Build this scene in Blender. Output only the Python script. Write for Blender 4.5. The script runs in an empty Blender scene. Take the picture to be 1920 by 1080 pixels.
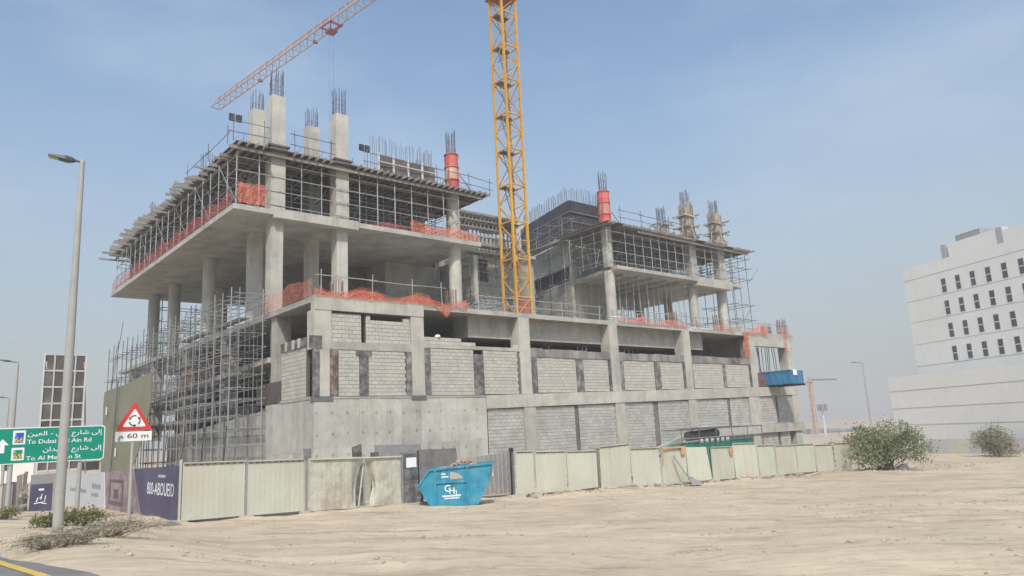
import bpy, math, random
from mathutils import Vector, Matrix, noise
random.seed(11)
rnd = random.random
def ru(a, b): return a + (b - a) * rnd()
scn = bpy.context.scene
COL = scn.collection
# ------------------------------------------------------------------ camera
F, H = 1371.0, 2.55                      # focal length in pixels of a 1920 px wide frame, eye height
up = Vector((-350, -6980, F)).normalized()   # world up in camera axes (x right, y down, z forward)
fh = (Vector((0, 0, 1)) - up * up.z).normalized()
rt = fh.cross(up)
if rt.x < 0: rt = -rt
CR = Vector((rt.x, fh.x, up.x)); CD = Vector((rt.y, fh.y, up.y)); CF = Vector((rt.z, fh.z, up.z))
cam = bpy.data.cameras.new('camera'); camo = bpy.data.objects.new('camera', cam); COL.objects.link(camo)
m = Matrix.Identity(4)
for i in range(3):
    m[i][0] = CR[i]; m[i][1] = -CD[i]; m[i][2] = -CF[i]
m[2][3] = H
camo.matrix_world = m
cam.sensor_width = 36; cam.lens = F / 1920 * 36; cam.clip_end = 8000; cam.clip_start = .1
scn.camera = camo
YAW = math.radians(40.62557)
EX = Vector((math.cos(YAW), math.sin(YAW), 0)); EY = Vector((-math.sin(YAW), math.cos(YAW), 0))
OB = Vector((-9.7573, 35.3642, 0))       # front left corner of the building; all geometry below is in its axes
def b2w(p): return OB + EX * p[0] + EY * p[1] + Vector((0, 0, p[2]))
CB = Vector(((Vector((0, 0, H)) - OB).dot(EX), (Vector((0, 0, H)) - OB).dot(EY), H))
def rayb(px, py):
    w = CR * (px - 960) + CD * (py - 540) + CF * F
    return Vector((w.dot(EX), w.dot(EY), w.z))
def FB(px, py, y): r = rayb(px, py); return CB + r * ((y - CB.y) / r.y)
def SB(px, py, x): r = rayb(px, py); return CB + r * ((x - CB.x) / r.x)
def GB(px, py, z): r = rayb(px, py); return CB + r * ((z - CB.z) / r.z)
def ZB(px, py, Z): return CB + rayb(px, py) * (Z / F)
# ------------------------------------------------------------------ sky, sun, exposure
SUNB = Vector((-.39, -.51, .77)).normalized()
SUNW = EX * SUNB.x + EY * SUNB.y + Vector((0, 0, SUNB.z))
w = bpy.data.worlds.new('World'); scn.world = w; w.use_nodes = True
nt = w.node_tree; bg = nt.nodes['Background']
sky = nt.nodes.new('ShaderNodeTexSky'); sky.sky_type = 'NISHITA'; sky.sun_disc = False
sky.sun_elevation = math.asin(SUNW.z); sky.sun_rotation = math.atan2(SUNW.x, SUNW.y)
sky.air_density = 1.0; sky.dust_density = 1.8; sky.ozone_density = .9; sky.altitude = 0
tc = nt.nodes.new('ShaderNodeTexCoord'); mp = nt.nodes.new('ShaderNodeMapping'); mp.inputs['Scale'].default_value = (1.2, 1.2, 3.2)
nz = nt.nodes.new('ShaderNodeTexNoise'); nz.inputs['Scale'].default_value = 1.3; nz.inputs['Detail'].default_value = 5; nz.inputs['Roughness'].default_value = .55
cr = nt.nodes.new('ShaderNodeValToRGB'); cr.color_ramp.elements[0].position = .50; cr.color_ramp.elements[1].position = .95
cr.color_ramp.elements[1].color = (.45, .45, .45, 1)
mx = nt.nodes.new('ShaderNodeMixRGB'); mx.inputs[2].default_value = (5.0, 5.2, 5.4, 1)   # thin high cloud
nt.links.new(tc.outputs['Generated'], mp.inputs[0]); nt.links.new(mp.outputs[0], nz.inputs[0]); nt.links.new(nz.outputs[0], cr.inputs[0])
nt.links.new(cr.outputs[0], mx.inputs[0]); nt.links.new(sky.outputs[0], mx.inputs[1]); tn = nt.nodes.new('ShaderNodeMixRGB'); tn.blend_type = 'MULTIPLY'; tn.inputs[0].default_value = 1; tn.inputs[2].default_value = (.97, 1.02, 1.0, 1); sx = nt.nodes.new('ShaderNodeSeparateXYZ'); nt.links.new(tc.outputs['Generated'], sx.inputs[0])
hr = nt.nodes.new('ShaderNodeMapRange'); hr.interpolation_type = 'SMOOTHSTEP'; hr.inputs[1].default_value = -.02; hr.inputs[2].default_value = .55; hr.inputs[3].default_value = .85; hr.inputs[4].default_value = 0
hx = nt.nodes.new('ShaderNodeMixRGB'); hx.inputs[2].default_value = (1.85, 1.92, 2.03, 1)        # dusty air low in the sky, the same all round
nt.links.new(sx.outputs['Z'], hr.inputs[0]); nt.links.new(hr.outputs[0], hx.inputs[0]); nt.links.new(mx.outputs[0], hx.inputs[1]); nt.links.new(hx.outputs[0], tn.inputs[1]); nt.links.new(tn.outputs[0], bg.inputs[0])
bg.inputs[1].default_value = .112
sun = bpy.data.lights.new('sun', 'SUN'); sun.energy = 2.0; sun.angle = math.radians(3); sun.color = (1, .935, .85)
suno = bpy.data.objects.new('sun', sun); COL.objects.link(suno); suno.rotation_euler = SUNW.to_track_quat('Z', 'Y').to_euler()
scn.view_settings.view_transform = 'Standard'; scn.view_settings.look = 'None'; scn.view_settings.gamma = 1
scn.view_settings.exposure = 0.9
# ------------------------------------------------------------------ materials
MAT = {}
def lin(c): return tuple((x / 255 / 12.92 if x / 255 <= .04045 else ((x / 255 + .055) / 1.055) ** 2.4) for x in c)
def mat(name, col, rough=.8, var=.12, scale=3., metal=0., objvar=.08, bump=.15, bscale=25., streak=0., second=None, sscale=.7, spec=.3, island=False, ties=False, dirt=0.):
    """procedural surface: base colour, cloudy variation, rain streaks, second colour patches, per-object tone, fine relief"""
    M = bpy.data.materials.new(name); M.use_nodes = True; MAT[name] = M
    n = M.node_tree; N = n.nodes.new; L = n.links.new
    p = n.nodes['Principled BSDF']; p.inputs['Roughness'].default_value = rough; p.inputs['Metallic'].default_value = metal
    p.inputs['Specular IOR Level'].default_value = spec
    g = N('ShaderNodeNewGeometry')
    def nzt(sc, det=4, vec=None, ro=.6):
        t = N('ShaderNodeTexNoise'); t.inputs['Scale'].default_value = sc; t.inputs['Detail'].default_value = det; t.inputs['Roughness'].default_value = ro
        L(vec if vec else g.outputs['Position'], t.inputs['Vector']); return t.outputs['Fac']
    def math_(op, a, b):
        t = N('ShaderNodeMath'); t.operation = op
        for i, x in enumerate((a, b)):
            if isinstance(x, (int, float)): t.inputs[i].default_value = x
            else: L(x, t.inputs[i])
        return t.outputs[0]
    def ramp(x, a, b, lo=0., hi=1.):
        t = N('ShaderNodeMapRange'); t.inputs[1].default_value = a; t.inputs[2].default_value = b; t.inputs[3].default_value = lo; t.inputs[4].default_value = hi
        L(x, t.inputs[0]); return t.outputs[0]
    v = math_('ADD', ramp(nzt(scale), .3, .7, -var, var), 1.)
    v = math_('ADD', v, ramp(nzt(scale * 7, 3), .3, .7, -var * .5, var * .5))
    if objvar:
        oi = N('ShaderNodeObjectInfo'); r = oi.outputs['Random']
        if island: r = math_('FRACT', math_('ADD', r, g.outputs['Random Per Island']), 0)
        v = math_('ADD', v, ramp(r, 0, 1, -objvar, objvar))
    if streak:
        mp = N('ShaderNodeMapping'); mp.inputs['Scale'].default_value = (3.5, 3.5, .22); L(g.outputs['Position'], mp.inputs[0])
        v = math_('SUBTRACT', v, ramp(nzt(1., 5, mp.outputs[0]), .5, .72, 0, streak))
    if ties:
        mp = N('ShaderNodeMapping'); mp.inputs['Rotation'].default_value = (0, 0, -YAW); L(g.outputs['Position'], mp.inputs[0])
        mp2 = N('ShaderNodeMapping'); mp2.inputs['Scale'].default_value = (1.25, 0.0, 1.0); mp2.inputs['Location'].default_value = (.3, 0, .2); L(mp.outputs[0], mp2.inputs[0])
        vo = N('ShaderNodeTexVoronoi'); vo.inputs['Randomness'].default_value = 0.08; vo.inputs['Scale'].default_value = 1.; L(mp2.outputs[0], vo.inputs['Vector'])
        v = math_('SUBTRACT', v, ramp(vo.outputs['Distance'], .075, .11, .34, 0))
    cm = N('ShaderNodeMixRGB'); cm.blend_type = 'MULTIPLY'; cm.inputs[0].default_value = 1
    src = None
    if second is not None:
        s = N('ShaderNodeMixRGB'); s.inputs[1].default_value = (*col, 1); s.inputs[2].default_value = (*second, 1)
        L(ramp(nzt(sscale, 6), .44, .64), s.inputs[0]); L(s.outputs[0], cm.inputs[1])
    else: cm.inputs[1].default_value = (*col, 1)
    L(v, cm.inputs[2]); L(cm.outputs[0], p.inputs['Base Color'])
    if bump:
        b = N('ShaderNodeBump'); b.inputs['Strength'].default_value = bump; b.inputs['Distance'].default_value = .02
        L(nzt(bscale, 4), b.inputs['Height']); L(b.outputs[0], p.inputs['Normal'])
    return M
mat('concrete', (.40, .385, .345), .9, .14, 1.3, streak=.22, second=(.33, .32, .29), objvar=.06)
mat('concrete_light', (.48, .46, .405), .9, .10, 1.6, streak=.16, second=(.39, .38, .345), objvar=.07)
mat('concrete_slab', (.42, .405, .37), .92, .16, .9, streak=.1, second=(.33, .32, .295), objvar=.04)
mat('concrete_wall', (.46, .45, .41), .92, .12, 1.1, streak=.2, second=(.39, .38, .33), objvar=.13, ties=True)
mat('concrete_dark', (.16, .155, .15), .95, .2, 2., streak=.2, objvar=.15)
mat('stained_board', (.105, .10, .102), .9, .25, 3., streak=.35, second=(.25, .245, .235), sscale=2.5, objvar=.25)
mat('lintel', (.30, .29, .275), .92, .2, 2.2, streak=.35, second=(.15, .145, .145), sscale=1.1, objvar=.12)
mat('stained_brown', (.13, .085, .075), .9, .3, 3., streak=.5, second=(.30, .27, .24), sscale=2.5, objvar=.2)
mat('block', (.46, .44, .395), .95, .07, 2.5, objvar=.075, island=True, bump=.3, bscale=60)
mat('block_low', (.44, .43, .40), .95, .08, 2.0, objvar=.10, island=True, bump=.3, bscale=60, second=(.38, .37, .345))
mat('mortar', (.115, .11, .10), .95, .2, 6)
mat('sand', (.50, .42, .305), .98, .09, .5, second=(.46, .365, .275), sscale=.10, objvar=0, bump=.9, bscale=7)
def sandier():
    n = MAT['sand'].node_tree; p = n.nodes['Principled BSDF']; L = n.links.new; src = p.inputs['Base Color'].links[0].from_socket
    g = n.nodes.new('ShaderNodeNewGeometry')
    for (rot, sc, scale, det, a, b, dark) in ((math.radians(2), (.10, 1., 1), .9, 7, .53, .64, .80), (math.radians(-6), (.25, 1., 1), 2.6, 8, .56, .66, .72), (math.radians(9), (.16, 1., 1), 5., 8, .57, .66, .74), (0, (1, 1, 1), .22, 5, .45, .65, 1.12), (math.radians(4), (.06, .8, 1), 1.6, 3, .54, .62, .88), (0, (.7, 1, 1), 9., 5, .60, .70, .70), (0, (1, 1, 1), .06, 4, .42, .60, .90)):
        mp = n.nodes.new('ShaderNodeMapping'); mp.inputs['Rotation'].default_value = (0, 0, rot); mp.inputs['Scale'].default_value = sc
        t = n.nodes.new('ShaderNodeTexNoise'); t.inputs['Scale'].default_value = scale; t.inputs['Detail'].default_value = det; t.inputs['Roughness'].default_value = .65
        r = n.nodes.new('ShaderNodeMapRange'); r.inputs[1].default_value = a; r.inputs[2].default_value = b; r.inputs[3].default_value = 1.; r.inputs[4].default_value = dark
        m_ = n.nodes.new('ShaderNodeMixRGB'); m_.blend_type = 'MULTIPLY'; m_.inputs[0].default_value = 1
        L(g.outputs['Position'], mp.inputs[0]); L(mp.outputs[0], t.inputs[0]); L(t.outputs[0], r.inputs[0]); L(src, m_.inputs[1]); L(r.outputs[0], m_.inputs[2]); src = m_.outputs[0]
    L(src, p.inputs['Base Color'])
sandier()
mat('stone', (.38, .315, .245), .95, .2, 3, objvar=.2, island=True)
mat('asphalt', (.145, .15, .155), .85, .15, 2., objvar=0, bump=.4, bscale=80, second=(.20, .19, .175))
mat('yellow_paint', (.55, .39, .10), .7, .15, 4, objvar=0)
mat('cream_sheet', (.53, .545, .45), .55, .07, 1.0, objvar=.09, bump=.05, streak=.12, spec=.3, second=(.49, .465, .375), sscale=.5)
mat('cream_dented', (.50, .49, .41), .55, .10, 3, objvar=.05, bump=.5, bscale=5, streak=.12, second=(.40, .36, .29), sscale=1.6)
mat('purple_sheet', (.075, .068, .135), .5, .06, 1, objvar=.04, bump=.03, second=(.10, .09, .16))
mat('white_sheet', (.52, .53, .55), .5, .04, 1, objvar=.03, bump=.03)
mat('print_rose', (.26, .20, .205), .6, .2, 2.5, second=(.40, .33, .33), sscale=1.5)
mat('print_dark', (.13, .10, .115), .6, .2, 4)
mat('white_paint', (.87, .855, .80), .7, .035, .12, objvar=.02, bump=.04, streak=.05)
mat('white_trim', (.75, .75, .74), .5, .04, 3)
mat('frame_white', (.58, .58, .58), .5, .06, 3)
mat('joint_grey', (.42, .42, .42), .8, .05, 3)
mat('glass', (.035, .042, .05), .12, .1, 3, objvar=.3, bump=0, spec=.6)
mat('metal_grey', (.30, .30, .295), .55, .12, 4, metal=.25, objvar=.1, streak=.1)
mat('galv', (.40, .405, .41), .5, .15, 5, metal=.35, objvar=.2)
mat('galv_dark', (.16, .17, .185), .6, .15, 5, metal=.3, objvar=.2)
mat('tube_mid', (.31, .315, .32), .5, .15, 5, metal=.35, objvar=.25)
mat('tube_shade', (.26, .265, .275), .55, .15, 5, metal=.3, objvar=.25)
mat('rebar', (.13, .12, .125), .8, .2, 5, metal=.2, objvar=.1)
mat('rebar_rust', (.20, .12, .10), .85, .2, 5, objvar=.1)
mat('ply', (.10, .083, .077), .7, .2, 1.5, objvar=.2, second=(.16, .135, .12))
mat('ply_black', (.05, .049, .056), .7, .25, 1.5, objvar=.15, streak=.2)
mat('beam_wood', (.27, .245, .22), .85, .15, 3, objvar=.2)
mat('timber', (.37, .325, .27), .85, .18, 5, objvar=.2)
mat('timber_pale', (.47, .415, .345), .85, .18, 5, objvar=.15)
mat('red_form', (.55, .10, .085), .6, .2, 2, objvar=.1, second=(.60, .20, .15), sscale=1.5)
mat('pale_form', (.52, .37, .30), .7, .2, 2, objvar=.1, second=(.55, .22, .17))
mat('crane_yellow', (.60, .335, .065), .5, .12, 2, objvar=.08, streak=.1)
mat('crane_pale', (.50, .36, .25), .5, .12, 2, objvar=.08)
mat('jib_pink', (.42, .32, .29), .5, .1, 2, objvar=.1)
mat('jib_red', (.30, .09, .085), .6, .1, 2)
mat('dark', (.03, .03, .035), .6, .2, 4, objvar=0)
mat('skip_blue', (.03, .255, .395), .6, .16, 2.5, objvar=.05, bump=.2, bscale=8, streak=.25, second=(.085, .29, .39), sscale=1.4, spec=.25)
mat('platform_blue', (.045, .21, .37), .5, .15, 2, objvar=.1, streak=.2)
mat('skip_inside', (.16, .05, .06), .8, .25, 4)
mat('scrape', (.40, .37, .33), .8, .1, 4)
mat('white_letter', (.80, .82, .84), .6, .03, 4, objvar=0, bump=0)
mat('grey_letter', (.27, .28, .31), .6, .03, 4, objvar=0, bump=0)
mat('sign_green', (.0, .25, .165), .45, .05, 2, objvar=0, bump=.02)
mat('sign_white', (.78, .79, .78), .45, .04, 2, objvar=0, bump=.02)
mat('sign_red', (.62, .05, .045), .45, .06, 2, objvar=0, bump=.02)
mat('sign_blue', (.03, .09, .42), .45, .05, 2, objvar=0, bump=.02)
mat('sign_yellow', (.75, .50, .09), .45, .05, 2, objvar=0, bump=.02)
mat('sign_black', (.02, .02, .022), .5, .05, 2, objvar=0, bump=0)
mat('pole_grey', (.36, .36, .335), .6, .08, 2, streak=.05, objvar=.05)
mat('lamp_dark', (.07, .075, .08), .5, .1, 5)
mat('lamp_lens', (.45, .43, .38), .3, .1, 5, bump=0)
mat('olive_sheet', (.22, .22, .155), .75, .06, 1., streak=.06, objvar=0, bump=.06, bscale=4)
mat('green_cabin', (.015, .17, .125), .5, .1, 2, streak=.1)
mat('rubble', (.45, .37, .30), .95, .25, 6, second=(.5, .33, .2), sscale=4)
mat('tan_wall', (.55, .49, .42), .9, .06, .6)
mat('distant_grey', (.30, .30, .31), .9, .1, .3, objvar=.2)
mat('orange_paint', (.55, .31, .15), .6, .2, 4)
mat('trunk', (.12, .09, .065), .95, .2, 6)
def leafmat(name, col, trans=.25):
    M = mat(name, col, .7, .12, 2., objvar=.05, island=True, bump=0); n = M.node_tree; p = n.nodes['Principled BSDF']
    t = n.nodes.new('ShaderNodeBsdfTranslucent'); x = n.nodes.new('ShaderNodeMixShader'); x.inputs[0].default_value = trans
    src = p.inputs['Base Color'].links[0].from_socket
    n.links.new(src, t.inputs[0]); n.links.new(p.outputs[0], x.inputs[1]); n.links.new(t.outputs[0], x.inputs[2])
    n.links.new(x.outputs[0], n.nodes['Material Output'].inputs[0])
leafmat('leaf_green', (.20, .235, .11)); leafmat('leaf_olive', (.24, .24, .13)); leafmat('leaf_dry', (.36, .335, .25)); leafmat('leaf_bright', (.18, .195, .075))
def netmat(name, col, hole):
    M = mat(name, col, .7, .25, 2.5, objvar=.12, bump=0); n = M.node_tree; p = n.nodes['Principled BSDF']
    tr = n.nodes.new('ShaderNodeBsdfTransparent'); x = n.nodes.new('ShaderNodeMixShader')
    g = n.nodes.new('ShaderNodeNewGeometry'); t = n.nodes.new('ShaderNodeTexNoise'); t.inputs['Scale'].default_value = 1.; t.inputs['Detail'].default_value = 6; t.inputs['Roughness'].default_value = .7
    mq = n.nodes.new('ShaderNodeMapping'); mq.inputs['Scale'].default_value = (4, 4, 14)
    r = n.nodes.new('ShaderNodeMapRange'); r.inputs[1].default_value = .35; r.inputs[2].default_value = .68; r.inputs[3].default_value = max(0, hole - .22); r.inputs[4].default_value = hole + .28
    n.links.new(g.outputs['Position'], mq.inputs[0]); n.links.new(mq.outputs[0], t.inputs[0]); n.links.new(t.outputs[0], r.inputs[0]); n.links.new(r.outputs[0], x.inputs[0])
    n.links.new(p.outputs[0], x.inputs[1]); n.links.new(tr.outputs[0], x.inputs[2]); n.links.new(x.outputs[0], n.nodes['Material Output'].inputs[0])
netmat('net_orange', (.62, .17, .10), .48); netmat('net_thin', (.62, .19, .13), .68); netmat('net_red', (.42, .10, .08), .55); netmat('mesh_grey', (.25, .25, .25), .5)  # net_red is the orange darkened for nets hanging in shade
# ------------------------------------------------------------------ builders
class MB:
    def __init__(s): s.v = []; s.f = []
    def box(s, x0, x1, y0, y1, z0, z1):
        b = len(s.v)
        s.v += [(x, y, z) for z in (z0, z1) for y in (y0, y1) for x in (x0, x1)]
        s.f += [tuple(b + i for i in q) for q in ((0, 2, 3, 1), (4, 5, 7, 6), (0, 1, 5, 4), (2, 6, 7, 3), (0, 4, 6, 2), (1, 3, 7, 5))]
        return s
    def hexa(s, pts):           # 8 points: bottom ring 4, top ring 4
        b = len(s.v); s.v += [tuple(p) for p in pts]
        s.f += [tuple(b + i for i in q) for q in ((3, 2, 1, 0), (4, 5, 6, 7), (0, 1, 5, 4), (1, 2, 6, 5), (2, 3, 7, 6), (3, 0, 4, 7))]
        return s
    def tube(s, p, q, r, n=6, r2=None, cap=True):
        p, q = Vector(p), Vector(q); d = (q - p)
        if d.length < 1e-6: return s
        d.normalize(); a = d.orthogonal().normalized(); c = d.cross(a); b = len(s.v); r2 = r if r2 is None else r2
        for (o, rr) in ((p, r), (q, r2)):
            for i in range(n):
                t = 2 * math.pi * i / n; s.v.append(tuple(o + a * (rr * math.cos(t)) + c * (rr * math.sin(t))))
        for i in range(n): s.f.append((b + i, b + (i + 1) % n, b + n + (i + 1) % n, b + n + i))
        if cap: s.f.append(tuple(b + i for i in reversed(range(n)))); s.f.append(tuple(b + n + i for i in range(n)))
        return s
    def bar(s, p, q, wx, wz):   # rectangular bar
        p, q = Vector(p), Vector(q); d = (q - p).normalized(); u = Vector((0, 0, 1)) if abs(d.z) < .95 else Vector((0, 1, 0))
        a = d.cross(u).normalized() * (wx / 2); c = a.cross(d).normalized() * (wz / 2)
        return s.hexa([p - a - c, p + a - c, q + a - c, q - a - c, p - a + c, p + a + c, q + a + c, q - a + c])
    def prism(s, poly, d):      # closed polygon (3d points) extruded by vector d
        b = len(s.v); n = len(poly); d = Vector(d)
        s.v += [tuple(Vector(p)) for p in poly] + [tuple(Vector(p) + d) for p in poly]
        s.f.append(tuple(b + i for i in reversed(range(n)))); s.f.append(tuple(b + n + i for i in range(n)))
        for i in range(n): s.f.append((b + i, b + (i + 1) % n, b + n + (i + 1) % n, b + n + i))
        return s
    def grid(s, rows):          # sheet through rows of points
        b = len(s.v); nr = len(rows); nc = len(rows[0])
        for r in rows: s.v += [tuple(p) for p in r]
        for i in range(nr - 1):
            for j in range(nc - 1): s.f.append((b + i * nc + j, b + i * nc + j + 1, b + (i + 1) * nc + j + 1, b + (i + 1) * nc + j))
        return s
    def lathe(s, c, prof, n=16):
        b = len(s.v)
        for (r, z) in prof:
            for i in range(n): t = 2 * math.pi * i / n; s.v.append((c[0] + r * math.cos(t), c[1] + r * math.sin(t), c[2] + z))
        for k in range(len(prof) - 1):
            for i in range(n): s.f.append((b + k * n + i, b + k * n + (i + 1) % n, b + (k + 1) * n + (i + 1) % n, b + (k + 1) * n + i))
        s.f.append(tuple(b + i for i in reversed(range(n)))); s.f.append(tuple(b + (len(prof) - 1) * n + i for i in range(n)))
        return s
    def mesh(s, name, material, org=(0, 0, 0), smooth=False):
        me = bpy.data.meshes.new(name); ox, oy, oz = org
        me.from_pydata([(a - ox, b - oy, c - oz) for a, b, c in s.v], [], s.f); me.materials.append(MAT[material])
        if smooth: me.polygons.foreach_set('use_smooth', [True] * len(me.polygons))
        me.update(); return me
def tag(o, label=None, cat=None, group=None, kind=None):
    for k, v in (('label', label), ('category', cat), ('group', group), ('kind', kind)):
        if v: o[k] = v
    return o
ORG = {}
def thing(name, label, cat, loc, group=None):
    o = bpy.data.objects.new(name, None); o.empty_display_size = .2; COL.objects.link(o)
    o.location = b2w(loc); o.rotation_euler = (0, 0, YAW); ORG[o] = Vector(loc); tag(o, label, cat, group); return o
def rootof(o):
    while o.parent: o = o.parent
    return o
def part(name, mb, material, parent, smooth=False, kind=None):
    o = bpy.data.objects.new(name, mb.mesh(name, material, ORG[rootof(parent)], smooth)); COL.objects.link(o); o.parent = parent
    if kind: o['kind'] = kind
    return o
def solo(name, label, cat, mb, material, loc, group=None, kind=None, smooth=False):
    o = bpy.data.objects.new(name, mb.mesh(name, material, loc, smooth)); COL.objects.link(o); o.location = b2w(loc); o.rotation_euler = (0, 0, YAW)
    ORG[o] = Vector(loc); tag(o, label, cat, group, kind); return o
UN = {}
def unit(kind, material):
    if (kind, material) not in UN:
        mb = MB()
        if kind == 'box': mb.box(-.5, .5, -.5, .5, -.5, .5)
        elif kind == 'tube': mb.tube((0, 0, -.5), (0, 0, .5), 1, 6)
        elif kind == 'cyl': mb.tube((0, 0, -.5), (0, 0, .5), 1, 20)
        UN[kind, material] = mb.mesh(kind + '_' + material, material, smooth=(kind == 'cyl'))
        if kind == 'cyl':
            for p in UN[kind, material].polygons: p.use_smooth = len(p.vertices) == 4
    return UN[kind, material]
def bx(parent, name, x0, x1, y0, y1, z0, z1, material):
    o = bpy.data.objects.new(name, unit('box', material)); COL.objects.link(o); o.parent = parent; org = ORG[rootof(parent)]
    o.location = ((x0 + x1) / 2 - org.x, (y0 + y1) / 2 - org.y, (z0 + z1) / 2 - org.z); o.scale = (abs(x1 - x0), abs(y1 - y0), abs(z1 - z0)); return o
def tb(parent, name, p, q, r, material, kind='tube'):
    p, q = Vector(p), Vector(q); d = q - p
    o = bpy.data.objects.new(name, unit(kind, material)); COL.objects.link(o); o.parent = parent
    o.location = (p + q) / 2 - ORG[rootof(parent)]; o.rotation_mode = 'QUATERNION'; o.rotation_quaternion = d.to_track_quat('Z', 'Y'); o.scale = (r, r, d.length); return o
def bm_(parent, name, p, q, wx, wz, material):      # rectangular bar piece from the unit box
    p, q = Vector(p), Vector(q); d = q - p
    o = bpy.data.objects.new(name, unit('box', material)); COL.objects.link(o); o.parent = parent
    o.location = (p + q) / 2 - ORG[rootof(parent)]; o.rotation_mode = 'QUATERNION'
    u = Vector((0, 0, 1)) if abs(d.normalized().z) < .95 else Vector((0, 1, 0))
    z = d.normalized(); x = u.cross(z).normalized(); y = z.cross(x)
    R = Matrix((x, y, z)).transposed(); o.rotation_quaternion = R.to_quaternion(); o.scale = (wx, wz, d.length); return o
def lerp(a, b, t): return a + (b - a) * t
def sm(t): t = max(0., min(1., t)); return t * t * (3 - 2 * t)
def text_mb(body, size, o, ux, uz, align='CENTER', sx=1., width=None):
    """flat lettering laid on the plane spanned by ux, uz at point o"""
    cu = bpy.data.curves.new('lettering', 'FONT'); cu.body = body; cu.size = size; cu.align_x = align; cu.resolution_u = 3; cu.offset = .006 * size
    to = bpy.data.objects.new('lettering', cu); COL.objects.link(to); bpy.context.view_layer.update()
    me = bpy.data.meshes.new_from_object(to.evaluated_get(bpy.context.evaluated_depsgraph_get()))
    mb = MB(); o, ux, uz = Vector(o), Vector(ux).normalized(), Vector(uz).normalized()
    xs = [v.co.x for v in me.vertices] or [0]
    if width: sx = width / max(1e-6, max(xs) - min(xs))
    mb.v = [tuple(o + ux * (v.co.x * sx) + uz * v.co.y) for v in me.vertices]; mb.f = [tuple(p.vertices) for p in me.polygons]
    bpy.data.objects.remove(to); bpy.data.curves.remove(cu); bpy.data.meshes.remove(me); return mb
AR = {'ا': (0xFE8D, 0xFE8E, 0, 0), 'إ': (0xFE87, 0xFE88, 0, 0), 'ل': (0xFEDD, 0xFEDE, 0xFEDF, 0xFEE0), 'ى': (0xFEEF, 0xFEF0, 0, 0), 'ش': (0xFEB5, 0xFEB6, 0xFEB7, 0xFEB8), 'ر': (0xFEAD, 0xFEAE, 0, 0),
      'ع': (0xFEC9, 0xFECA, 0xFECB, 0xFECC), 'د': (0xFEA9, 0xFEAA, 0, 0), 'ب': (0xFE8F, 0xFE90, 0xFE91, 0xFE92), 'ي': (0xFEF1, 0xFEF2, 0xFEF3, 0xFEF4), 'ن': (0xFEE5, 0xFEE6, 0xFEE7, 0xFEE8), 'م': (0xFEE1, 0xFEE2, 0xFEE3, 0xFEE4)}
def arab(t):
    out = []
    for i, c in enumerate(t):
        if c not in AR: out.append(c); continue
        pv = i > 0 and t[i - 1] in AR and AR[t[i - 1]][2]; nx = i + 1 < len(t) and t[i + 1] in AR and AR[c][2]
        f = AR[c]; out.append(chr(f[3] if pv and nx else f[1] if pv else f[2] if nx else (0xFECA if c == 'ع' else f[0])))
    return ''.join(reversed(out))
# ------------------------------------------------------------------ ground and road
def road_z(y):
    if y < -11: return lerp(.95, .62, sm((y + 33) / 22) if y > -33 else 0)
    return lerp(.62, .02, sm((y + 11) / 26))
def field(x, y):
    f = -.05 - .035 * max(0, x + 7.3); f = max(f, -3.35 + .02 * math.tanh((x - 90) / 50))
    return f - .25 * sm(y / 25)
def g0(x, y):
    f = field(x, y); return lerp(f, road_z(y) - (.0 if x > -13.2 else .05), sm((-7.6 - x) / 5.2))
def g(x, y):
    z = g0(x, y)
    if x > -13.0:
        d = min(1, (x + 13.0) / 1.5)
        a = .16 * noise.noise((x * .17, y * .17, 1.)) + .08 * noise.noise((x * .42, y * .42, 11.)) + .045 * noise.noise((x * .8, y * .8, 5.)) + .025 * noise.noise((x * 2.1, y * 2.1, 9.))
        u, v = .77 * x - .64 * y, .64 * x + .77 * y                # wheel ruts run across the lot
        a += .05 * (1 - abs(noise.noise((u * .035, v * .55, 31.))) * 4 if abs(noise.noise((u * .035, v * .55, 31.))) < .25 else 0) * max(0, noise.noise((u * .2, v * .3, 40.)) + .3)
        z += a * d * (1 if y < 1 else .3)
        if -8 < x < 46: z += (.07 + .10 * noise.noise((x * .7, 3.3, 0))) * math.exp(-((y + 5.55) / .4) ** 2)      # sand drifted against the hoarding
    return z
def axis(lo, hi, step, far):
    a = []; x = lo
    while x < hi: a.append(x); x += step
    s = step; l = [];
    while x < far: l.append(x); s *= 1.25; x += s
    a += l + [far]; s = step; x = lo - step; l = []
    while x > -far: l.append(x); s *= 1.25; x -= s
    return [-far] + l[::-1] + a
GX = axis(-16, 50, .24, 3500); GY = axis(-33, -3, .2, 3500)
gm = MB(); gm.grid([[(x, y, g(x, y)) for x in GX] for y in GY])
ground = solo('ground', None, None, gm, 'sand', (0, 0, 0), kind='structure', smooth=True)
rm = MB(); ys = [-60 + .6 * i for i in range(120)] + [14 + 12 * i for i in range(30)]
def lx(y): return -13.55 - min(4., .085 * max(0, y + 19.6))
rm.grid([[(-28, y, road_z(y)), (-19, y, road_z(y) + .02), (lx(y) + max(.15, .5 - .07 * (y + 19.3)) + .12 * noise.noise((0, y * .9, 3)), y, road_z(y) + .004)] for y in ys])
solo('road', None, None, rm, 'asphalt', (0, 0, 0), kind='structure')
lm = MB(); lm.grid([[(lx(y) - .09, y, road_z(y) + .0165), (lx(y) + .07, y, road_z(y) + .0165)] for y in ys])
solo('road_edge_line', None, None, lm, 'yellow_paint', (0, 0, 0), kind='structure')
stm = MB()
streaks = []
for i in range(75): streaks.append((ru(-14, 50), ru(2, 42), ru(.8, 5), ru(-.12, .12), ru(.04, .25)))
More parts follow.
